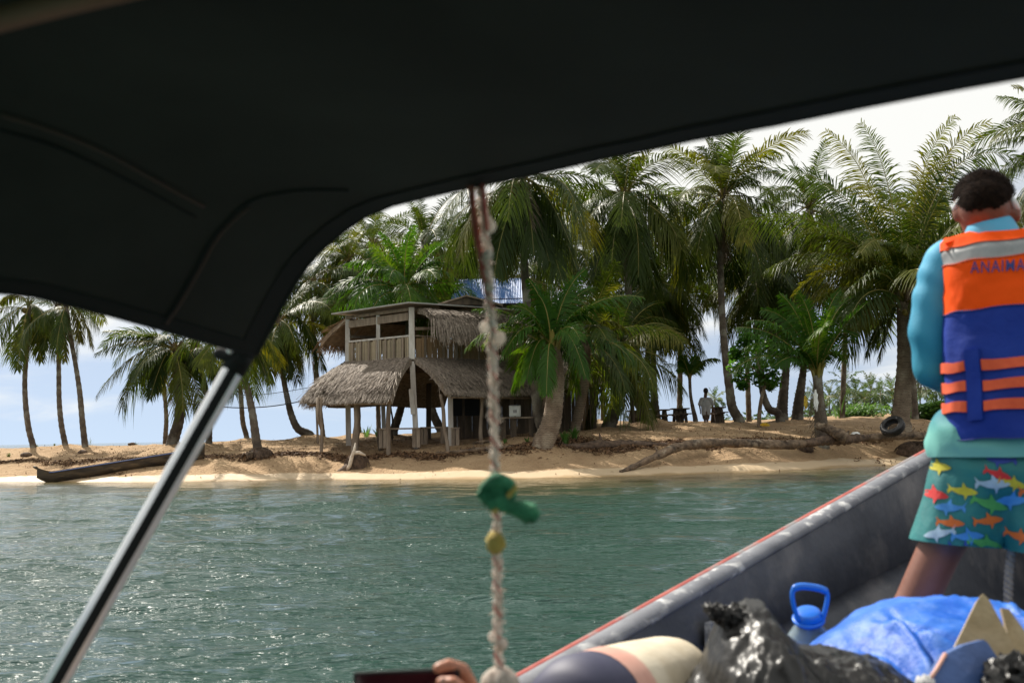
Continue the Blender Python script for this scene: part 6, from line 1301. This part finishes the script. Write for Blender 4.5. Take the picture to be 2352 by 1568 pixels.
def build_boatman():
    Y = 2.7; t = thing('person', 'person in orange and blue life jacket and shark print shorts, standing in the boat', 'person', loc=P(2310, 1740, Y))
    FW = ray_dir(2290, 800); FW.z = 0; FW.normalize(); RT = Vector((FW.y, -FW.x, 0)); MR = Matrix((RT, FW, V(0, 0, 1))).transposed(); CB = P(2318, 800, Y)
    Q = lambda u, v, dy=0.0: on_plane(u, v, CB, FW) + FW * dy
    def remesh(el, vx, it, nm='body', _r=globals()['remesh']): return _r([e + (MR,) if e[0] == 'e' else e for e in el], vx, it, nm)
    hd = Q(2258, 458, .045)
    body = remesh([('e', hd, (.078, .094, .088)), ('e', Q(2262, 475, -.005), (.070, .075, .075)), ('e', Q(2252, 495, .05), (.055, .06, .07)), ('e', Q(2250, 478, .135), (.014, .02, .02)), ('e', Q(2250, 522, .10), (.03, .03, .02)),
                   ('c', Q(2268, 500), Q(2290, 575), .050, .060), ('c', Q(2190, 590), Q(2440, 590), .05, .05), ('e', Q(2318, 700), (.15, .10, .17)), ('e', Q(2315, 900), (.145, .095, .16)), ('e', Q(2305, 1060), (.15, .105, .11)),
                   ('e', Q(2195, 487, .01), (.010, .022, .030)), ('e', Q(2337, 487, .01), (.010, .022, .030)),
                   ('c', Q(2172, 610), Q(2130, 830), .048, .042), ('c', Q(2130, 830), Q(2235, 900, .26), .040, .028), ('c', Q(2470, 610), Q(2505, 830), .048, .042), ('c', Q(2505, 830), Q(2400, 900, .26), .040, .028),
                   ('e', Q(2250, 902, .30), (.035, .045, .02)), ('e', Q(2388, 902, .30), (.035, .045, .02)),
                   ('c', Q(2238, 1090), Q(2158, 1262), .085, .058), ('c', Q(2158, 1262), Q(2100, 1390, -.02), .058, .055), ('c', Q(2100, 1390, -.02), Q(2010, 1690), .057, .036), ('c', Q(2010, 1712), Q(2030, 1735, .17), .036, .03),
                   ('c', Q(2385, 1090), Q(2420, 1330), .085, .058), ('c', Q(2420, 1330), Q(2430, 1690), .056, .036), ('c', Q(2430, 1712), Q(2440, 1735, .17), .036, .03)]
                  + [('c', Q(2245 + 0, 897, .30) + V(.01 * k, .03, .012 - .008 * k), Q(2265, 897, .30) + V(.012 * k + .02, .065, .0 - .012 * k), .009, .008) for k in range(4)] + [('c', Q(2250, 895, .29), Q(2275, 880, .33), .011, .009)]
                  + [('c', Q(2388, 897, .30) + V(-.01 * k, .03, .012 - .008 * k), Q(2370, 897, .30) + V(-.012 * k - .02, .065, -.012 * k), .009, .008) for k in range(4)], .0085, 5, 'body')
    put('body', body, [MT['skin'], MT['skin_tan']], t, lambda c: 1 if c.z < 1.0 else 0)
    hr = remesh([('e', hd, (.083, .099, .094)), ('e', Q(2262, 475, -.005), (.0735, .0785, .0785))], .007, 3, 'hair')
    bm = bmesh.new(); bm.from_mesh(hr); zb = Q(2258, 494).z; kill = []
    for f in bm.faces:
        c = f.calc_center_median() - hd; x = abs(c.dot(RT)); y = c.dot(FW)
        if c.z + hd.z < zb + .42 * max(0, y + .09) + 1.0 * max(0, x - .035) ** 1.0 * (.8 if y < 0 else .45): kill.append(f)
    bmesh.ops.delete(bm, geom=kill, context='FACES'); rng = random.Random(4); fz = MB(); bm.faces.ensure_lookup_table()
    for k in range(9000):
        f = rng.choice(bm.faces); p = f.calc_center_median() + V(rng.uniform(-.004, .004), rng.uniform(-.004, .004), rng.uniform(-.004, .004)); d = (f.normal + V(rng.gauss(0, .5), rng.gauss(0, .5), rng.gauss(-.5, .5))).normalized(); l = rng.uniform(.004, .010); sd = d.orthogonal().normalized() * .0007
        o = len(fz.v); fz.v += [tuple(p - f.normal * .002 - sd), tuple(p - f.normal * .002 + sd), tuple(p + d * l)]; fz.f.append((o, o + 1, o + 2)); fz.m.append(0)
    bm.to_mesh(hr); bm.free(); hr.polygons.foreach_set('use_smooth', [True] * len(hr.polygons))
    o = rel(t, fz.build('hair_strands', MT['hair_b'], t)); o['kind'] = 'stuff'
    put('hair', hr, MT['hair_b'], t)
    for s, u in ((-1, 2195), (1, 2337)):
        mb = MB(); mb.tube([Q(u + 12 * s * -1, 462, -.03), Q(u - 2, 478, 0), Q(u + 2 * s, 482, .03), Q(u, 478, .12)], [.007, .0095, .006, .004], 8); rel(t, mb.build('glasses_arm', MT['glasses'], t, True))
    for s in (-1, 1):
        mb = MB(); mb.ell(Q(2250 + 28 * s, 470, .135), (.028, .006, .018)); rel(t, mb.build('glasses_lens', MT['canvas_hem'], t, True))
    mb = MB(); mb.capsule(Q(2236, 517, .125), Q(2264, 517, .125), .006, .006); rel(t, mb.build('mouth', MT['strap'], t, True))
    sh = remesh([('c', Q(2278, 540), Q(2292, 580), .070, .078), ('c', Q(2185, 595), Q(2445, 595), .058, .058), ('e', Q(2318, 700), (.168, .118, .18)), ('e', Q(2315, 900), (.163, .112, .17)), ('e', Q(2304, 985), (.172, .12, .085)), ('c', Q(2240, 1020, 0), Q(2385, 1020, 0), .130, .130),
                 ('c', Q(2172, 612), Q(2146, 690), .066, .060), ('c', Q(2146, 690), Q(2136, 770), .060, .058), ('c', Q(2136, 770), Q(2143, 850), .060, .054), ('c', Q(2143, 850), Q(2235, 898, .24), .054, .036), ('c', Q(2472, 612), Q(2498, 745), .066, .060), ('c', Q(2498, 745), Q(2500, 845), .062, .054), ('c', Q(2500, 845), Q(2400, 898, .24), .054, .036)], .009, 6, 'shirt')
    # hem cut: drop faces below the hem line
    bm = bmesh.new(); bm.from_mesh(sh); zh = P(2300, 1047, Y).z; bmesh.ops.bisect_plane(bm, geom=list(bm.verts) + list(bm.edges) + list(bm.faces), plane_co=(0, 0, zh), plane_no=(0, 0, 1), clear_inner=True)
    bm.normal_update()
    for v in bm.verts:
        c = v.co; x = (c - CB).dot(RT); w = 1.0 if abs(x) > .14 else .35
        v.co = c + v.normal * w * (.0022 * math.sin(c.z * 60 + x * 45 + 6 * float(vnoise(c.z * 9, x * 9 + c.y * 6, 2))) + .008 * float(vnoise(c.z * 16 + x * 7, c.y * 12, 5)))
    bm.to_mesh(sh); bm.free(); sh.polygons.foreach_set('use_smooth', [True] * len(sh.polygons))
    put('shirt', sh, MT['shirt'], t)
    st = remesh([('c', Q(2238, 1075), Q(2380, 1075), .115, .115), ('c', Q(2230, 1100), Q(2192, 1262), .112, .112), ('c', Q(2392, 1100), Q(2425, 1280), .112, .112)], .010, 5, 'shorts')
    bm = bmesh.new(); bm.from_mesh(st)
    c0 = P(2195, 1250, Y); bmesh.ops.bisect_plane(bm, geom=list(bm.verts) + list(bm.edges) + list(bm.faces), plane_co=c0, plane_no=(.10, 0, 1), clear_inner=True)
    bmesh.ops.bisect_plane(bm, geom=list(bm.verts) + list(bm.edges) + list(bm.faces), plane_co=P(2300, 1030, Y), plane_no=(0, 0, -1), clear_inner=True)
    bm.normal_update()
    for v in bm.verts:
        c = v.co; x = (c - CB).dot(RT); y = (c - CB).dot(FW); dn = min(1, max(0, (1.12 - c.z) / .2)); v.co = c + Vector((v.normal.x, v.normal.y, 0)) * (.022 * dn * float(vnoise(x * 16 + y * 9, c.z * 3.5, 6)) + .008 * float(vnoise(x * 30, c.z * 18 + x * 9, 8)))
    bm.to_mesh(st); bm.normal_update(); bvh = BVHTree.FromBMesh(bm); bm.free(); st.polygons.foreach_set('use_smooth', [True] * len(st.polygons))
    put('shorts', st, MT['shorts'], t)
    for k, (u, v, fl, c) in enumerate(((2292, 1090, 1, 'r'), (2211, 1128, 1, 'y'), (2182, 1166, -1, 'b'), (2140, 1134, 1, 'r'), (2280, 1112, 1, 'w'), (2272, 1158, 1, 'g'), (2183, 1201, 1, 'o'), (2270, 1196, 1, 'o'), (2158, 1225, -1, 'w'), (2222, 1232, 1, 'b'), (2262, 1249, 1, 'g'), (2330, 1150, -1, 'b'), (2325, 1110, 1, 'y'), (2150, 1072, 1, 'y'), (2300, 1056, -1, 'n'), (2215, 1262, 1, 'n'), (2380, 1130, 1, 'o'), (2400, 1180, -1, 'w'), (2420, 1100, 1, 'g'), (2340, 1232, 1, 'o'))):
        bm = bmesh.new(); L = 78 * (.86 + .05 * (k * 7 % 6)); ra = R(-9 + (k * 37 % 26)); vs = [bm.verts.new((u + (x * math.cos(ra) - y * math.sin(ra)) * L * fl, v - (y * math.cos(ra) + x * math.sin(ra)) * L + x * L * .12, 0)) for x, y in SHARK]; f = bm.faces.new(vs); bmesh.ops.triangulate(bm, faces=[f]); bmesh.ops.subdivide_edges(bm, edges=list(bm.edges), cuts=2, use_grid_fill=False)
        bmesh.ops.triangulate(bm, faces=list(bm.faces)); bad = []
        for vv in bm.verts:
            d = ray_dir(vv.co.x, vv.co.y).normalized(); h = bvh.ray_cast(CAM, d)
            if h[0] is None: bad.append(vv)
            else: vv.co = h[0] - d * .003
        bmesh.ops.delete(bm, geom=bad, context='VERTS'); me = bpy.data.meshes.new('shark_print'); bm.to_mesh(me); bm.free()
        if len(me.polygons) < 3: continue
        if ('shk_' + c) not in MT: MT['shk_' + c] = mat('shark_print_' + c, tuple(x * .62 for x in SHARK_C[c]), tuple(x * .8 for x in SHARK_C[c]), 30, .65)
        put('shark_print', me, MT['shk_' + c], t)
    # life jacket
    JC = Q(2334, 800)
    def JW(x, y, z): return Vector((JC.x, JC.y, 0)) + RT * x + FW * y + V(0, 0, z)
    def zv(v): return P(2300, v, Y).z
    def half(v): return float(np.interp(v, (520, 545, 580, 640, 720, 800, 900, 1000), (.140, .168, .172, .172, .176, .186, .186, .190)))
    def dep(v): return float(np.interp(v, (515, 530, 545, 580, 640, 760, 900, 1000), (.045, .085, .115, .138, .148, .150, .152, .152)))
    def jk(phi, v, off=0.0):
        wr = .007 * float(vnoise(phi * 3.5, v * .016, 3)) + .003 * float(vnoise(phi * 9, v * .05, 8)); a = half(v) + off + wr; b = dep(v) + off + wr * 1.6; s = math.sin(phi); c = math.cos(phi)
        x = a * math.copysign(abs(s) ** .78, s); y = -b * math.copysign(abs(c) ** .62, c)
        return JW(x, y, zv(v - .035 * (x / .00118)) + .002 * math.sin(phi * 9 + v * .03))
    jackets = thing.__call__ if False else None
    def panel(nm, v0, v1, m, off=0.0, p0=-1.95, p1=1.95, nv=14, npx=46, par=t):
        mb = MB(); vv = [lerp(v0, v1, i / nv) for i in range(nv + 1)]; pp = [lerp(p0, p1, k / npx) for k in range(npx + 1)]
        o = [[jk(p, v, off) for p in pp] for v in vv]; i_ = [[jk(p, v, off - .03) for p in pp] for v in vv]
        mb.grid(o); mb.grid([r[::-1] for r in i_]); mb.grid([i_[0], o[0]]); mb.grid([o[-1], i_[-1]]); mb.grid([[r[0] for r in i_], [r[0] for r in o]][::-1]); mb.grid([[r[-1] for r in o], [r[-1] for r in i_]][::-1])
        return rel(par, mb.build(nm, MT[m], par, True))
    panel('vest_shoulder', 546, 568, 'vest_orange', .004)
    for s in (-1, 1):
        mb = MB(); x0 = .105 * s; pts = [JW(x0, -.10, zv(560)), JW(x0 * .92, -.04, zv(540)), JW(x0 * .95, .05, zv(545)), JW(x0, .13, zv(610)), JW(x0 * .9, .15, zv(800)), JW(x0 * .9, .15, zv(1000))]
        sp = spline(pts, 30); rows = [[p + RT * dx + V(0, 0, .012 if abs(dx) < .05 else 0) for dx in (-.062, -.05, 0, .05, .062)] for p in sp]; mb.grid(rows); mb.grid([[p - V(0, 0, .02) for p in r][::-1] for r in rows]); rel(t, mb.build('vest_front', MT['vest_orange'], t, True))
    panel('reflective_strip', 568, 606, 'vest_grey', .0)
    vu = panel('vest_upper', 606, 716, 'vest_orange', .001); vb = BVHTree.FromPolygons([v.co for v in vu.data.vertices], [tuple(p.vertices) for p in vu.data.polygons])
    panel('vest_lower', 716, 1004, 'vest_blue', .0)
    for v in (828, 873, 918):
        panel('strap', v, v + 23, 'strap', .008, -1.9, -.62, 2, 20); panel('strap', v, v + 23, 'strap', .008, -.36, 1.9, 2, 34)
    for v in (568, 606, 716, 1003):
        mb = MB(); mb.tube([jk(lerp(-1.9, 1.9, k / 60), v, .003) for k in range(61)], .0016, 5); rel(t, mb.build('seam', MT['strap'] if v < 700 else MT['letter'], t, True))
    panel('vertical_webbing', 805, 960, 'vest_blue', .010, -.60, -.38, 8, 6)
    fc = bpy.data.curves.new('lettering', 'FONT'); fc.body = 'ANAIMAR'; fc.size = 1.0; fc.offset = .004; fc.space_character = 1.15; fo = link('lettering', fc)
    dg = bpy.context.evaluated_depsgraph_get(); dg.update(); me = bpy.data.meshes.new_from_object(fo.evaluated_get(dg)); bpy.data.objects.remove(fo)
    bm = bmesh.new(); bm.from_mesh(me); bmesh.ops.triangulate(bm, faces=list(bm.faces)); bmesh.ops.subdivide_edges(bm, edges=list(bm.edges), cuts=2); bmesh.ops.triangulate(bm, faces=list(bm.faces)); bmesh.ops.subdivide_edges(bm, edges=[e for e in bm.edges if e.calc_length() > .12], cuts=1); bmesh.ops.triangulate(bm, faces=list(bm.faces))
    w = max(v.co.x for v in bm.verts); hgt = max(v.co.y for v in bm.verts)
    for v in bm.verts:
        u = 2229 + v.co.x / w * 146; vy = 627 - v.co.y / hgt * 27 - .05 * (u - 2230); d = ray_dir(u, vy).normalized(); h = vb.ray_cast(CAM, d)
        v.co = (h[0] if h[0] is not None else on_plane(u, vy, JW(0, -.14, 1.5), FW)) - d * .006
    bm.to_mesh(me); bm.free(); put('lettering', me, MT['letter'], t)

def build_beach_person():
    Y = 46.0; k = Y / FPX; t = thing('person', 'person in a long grey T-shirt walking on the sand by the picnic tables', 'person', loc=P(1622, 970, Y))
    Q = lambda u, v, dy=0.0: P(u, v, Y + dy)
    body = remesh([('e', Q(1621, 898), (.10, .11, .13)), ('c', Q(1621, 902), Q(1620, 912), .075, .08), ('c', Q(1611, 918), Q(1632, 918), .07, .07), ('e', Q(1621, 930), (.17, .11, .25)), ('e', Q(1621, 948), (.16, .11, .16)),
                   ('c', Q(1611, 918), Q(1607, 932), .05, .042), ('c', Q(1607, 932), Q(1609, 945), .04, .03), ('e', Q(1609, 948, .02), (.03, .04, .06)), ('c', Q(1632, 918), Q(1637, 932), .05, .042), ('c', Q(1637, 932), Q(1641, 945), .04, .03), ('e', Q(1642, 948), (.03, .04, .06)),
                   ('c', Q(1618, 950), Q(1619, 962), .085, .06), ('c', Q(1619, 962), Q(1619, 973, .05), .058, .04), ('c', Q(1625, 950), Q(1625, 962, -.05), .085, .06), ('c', Q(1625, 962, -.05), Q(1624, 973, -.15), .058, .04), ('e', Q(1619, 974, .12), (.05, .13, .035)), ('e', Q(1624, 974, -.08), (.05, .13, .035))], .014, 2)
    put('body', body, MT['skin_dark'], t)
    put('hair', remesh([('e', Q(1621, 897, -.01), (.118, .125, .14))], .016, 2, 'hair'), MT['hair'], t)
    sh = remesh([('c', Q(1611.5, 917), Q(1631.5, 917), .095, .095), ('e', Q(1621.5, 928), (.215, .14, .24)), ('c', Q(1611, 918), Q(1607, 928), .095, .085), ('c', Q(1632, 918), Q(1637, 928), .095, .085), ('c', Q(1616.5, 930), Q(1617, 950), .13, .12), ('c', Q(1626.5, 930), Q(1626, 950), .13, .12)], .016, 3, 'shirt')
    put('shirt', sh, MT['grey_shirt'], t)
    put('shorts', remesh([('c', Q(1618, 953), Q(1618.5, 959), .11, .10), ('c', Q(1625, 953), Q(1625, 959), .11, .10)], .025, 3, 'shorts'), MT['wood_dark'], t)

def build_phone_hand():
    Y = 1.43; ph = thing('phone', 'dark smartphone held sideways at the bottom edge', 'phone', loc=P(935, 1600, Y))
    c = P(935, 1598, Y); me = bm_box((.150, .009, .074), .0042, 3); me.materials.append(MT['canvas_hem']); o = link('case', me, ph); o.rotation_euler = (R(-8), R(-1.5), 0)
    me = bm_box((.140, .002, .066), .0009, 1); me.materials.append(MT['screen']); o = link('screen', me, ph, (0, -.0046, 0)); o.rotation_euler = (R(-8), R(-1.5), 0)
    h = thing('hand', 'hand of a passenger gripping the end of the phone', 'hand', loc=P(1100, 1700, Y))
    Q = lambda u, v, dy=0.0: P(u, v, Y + dy)
    hm = remesh([('e', Q(1105, 1650, .03), (.026, .022, .045)), ('e', Q(1095, 1622, .03), (.026, .02, .028)), ('c', Q(1090, 1590, .025), Q(1064, 1538, .014), .0105, .0098), ('c', Q(1064, 1538, .014), Q(1030, 1526, .006), .0098, .009), ('c', Q(1030, 1526, .006), Q(1006, 1534, .0), .009, .008),
                 ('c', Q(1088, 1610, .035), Q(1050, 1590, .035), .010, .0095), ('c', Q(1050, 1590, .035), Q(1000, 1592, .022), .0095, .008), ('c', Q(1088, 1635, .035), Q(1050, 1625, .036), .010, .009), ('c', Q(1050, 1625, .036), Q(1004, 1626, .022), .009, .008), ('c', Q(1092, 1660, .035), Q(1058, 1655, .034), .009, .008), ('c', Q(1058, 1655, .034), Q(1016, 1656, .022), .008, .007),
                 ('c', Q(1100, 1645, .005), Q(1068, 1595, -.02), .013, .0115), ('c', Q(1068, 1595, -.02), Q(1040, 1568, -.022), .0115, .010), ('c', Q(1040, 1568, -.022), Q(1014, 1566, -.016), .010, .008),
                 ('c', Q(1112, 1700, .03), Q(1150, 1800, .02), .027, .024), ('c', Q(1150, 1800, .02), Q(1280, 2150, -.05), .026, .04)], .0032, 3, 'hand')
    put('skin', hm, MT['skin_pale'], h)
    mb = MB(); mb.ell(Q(1018, 1561, -.0235), (.0055, .003, .004), nu=10, nv=6); rel(h, mb.build('thumb_nail', MT['buoy_pink'], h, True))
MT['screen'] = mat('dark_red_phone_screen', (0.035, 0.006, 0.010), (0.06, 0.012, 0.014), 20, 0.15)
MT['skin_pale'] = mat('light_skin', (0.50, 0.20, 0.12), (0.56, 0.25, 0.16), 20, 0.45)
for (u, v, Y, h, r) in [(1610, 985, 38.5, 0.25, 1.4), (1470, 975, 39, 0.2, 1.2), (1700, 970, 40, 0.2, 1.0), (1340, 990, 33, 0.18, 1.0), (2130, 975, 35, 0.25, 1.0), (1215, 1005, 33, 0.2, 1.2), (560, 1010, 38, 0.1, 1.0)]:
    q = P(u, v, Y); MOUNDS.append((q.x, q.y, h, r))
build_land()
build_water()
build_far_shore()
build_hut()
build_shack()
build_blue_house()
for s in PALMS: build_palm(s)
build_beach_things()
build_boat()
build_canopy()
build_rope()
build_luggage()
build_boatman()
build_beach_person()
build_phone_hand()

# ------------------------------------------------------------------ small pieces become sub-parts of the part they sit on
def nest(thing_names, rules):
    for o in list(COL.objects):
        if o.parent is not None or o.name.split('.')[0] not in thing_names: continue
        kids = list(o.children)
        for kid in kids:
            kn = kid.name.split('.')[0]
            for host, subs in rules.items():
                if kn in subs:
                    hs = [k for k in kids if k.name.split('.')[0] == host and k is not kid]
                    if not hs: continue
                    def ctr(q): return q.matrix_world @ (sum((Vector(c) for c in q.bound_box), Vector()) / 8)
                    h = min(hs, key=lambda q: (ctr(q) - ctr(kid)).length) if len(hs) > 1 else hs[0]
                    mw = kid.matrix_world.copy(); kid.parent = h; kid.matrix_parent_inverse = h.matrix_world.inverted(); kid.matrix_basis = mw
                    break
bpy.context.view_layer.update()
nest({'thatched_hut'}, {'balcony_floor': ('slat', 'board', 'cane_panel', 'hand_rail', 'floor_beam'), 'roof_sheet': ('fascia_board', 'rafter', 'barge_board'), 'post': ('splint_board',)})
nest({'person'}, {'vest_lower': ('strap', 'vertical_webbing', 'seam'), 'vest_upper': ('lettering', 'reflective_strip'), 'shorts': ('shark_print',), 'hair': ('hair_strands',), 'body': ('mouth',)})
nest({'coconut_palm'}, {'trunk': ('leaf_bases',)})
nest({'cooler_box'}, {'body': ('latch_frame', 'latch', 'drain_plug')})
nest({'tyre'}, {'carcass': ('tread',)})
nest({'water_jug'}, {'bottle': ('handle_collar',)})
nest({'phone'}, {'case': ('screen',)})
nest({'hand'}, {'skin': ('thumb_nail',)})
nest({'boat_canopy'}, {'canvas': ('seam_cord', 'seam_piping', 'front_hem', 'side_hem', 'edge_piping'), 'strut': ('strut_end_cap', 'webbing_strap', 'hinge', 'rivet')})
nest({'root_ball', 'stump'}, {'core': ('rootlets',)})
nest({'dugout_canoe'}, {'hull': ('inner_hull', 'rim', 'stem_knob')})
nest({'motor_boat'}, {'gunwale': ('rub_strake',), 'inner_side': ('bracket',)})
nest({'plastic_bag'}, {'body': ('twisted_neck',)})
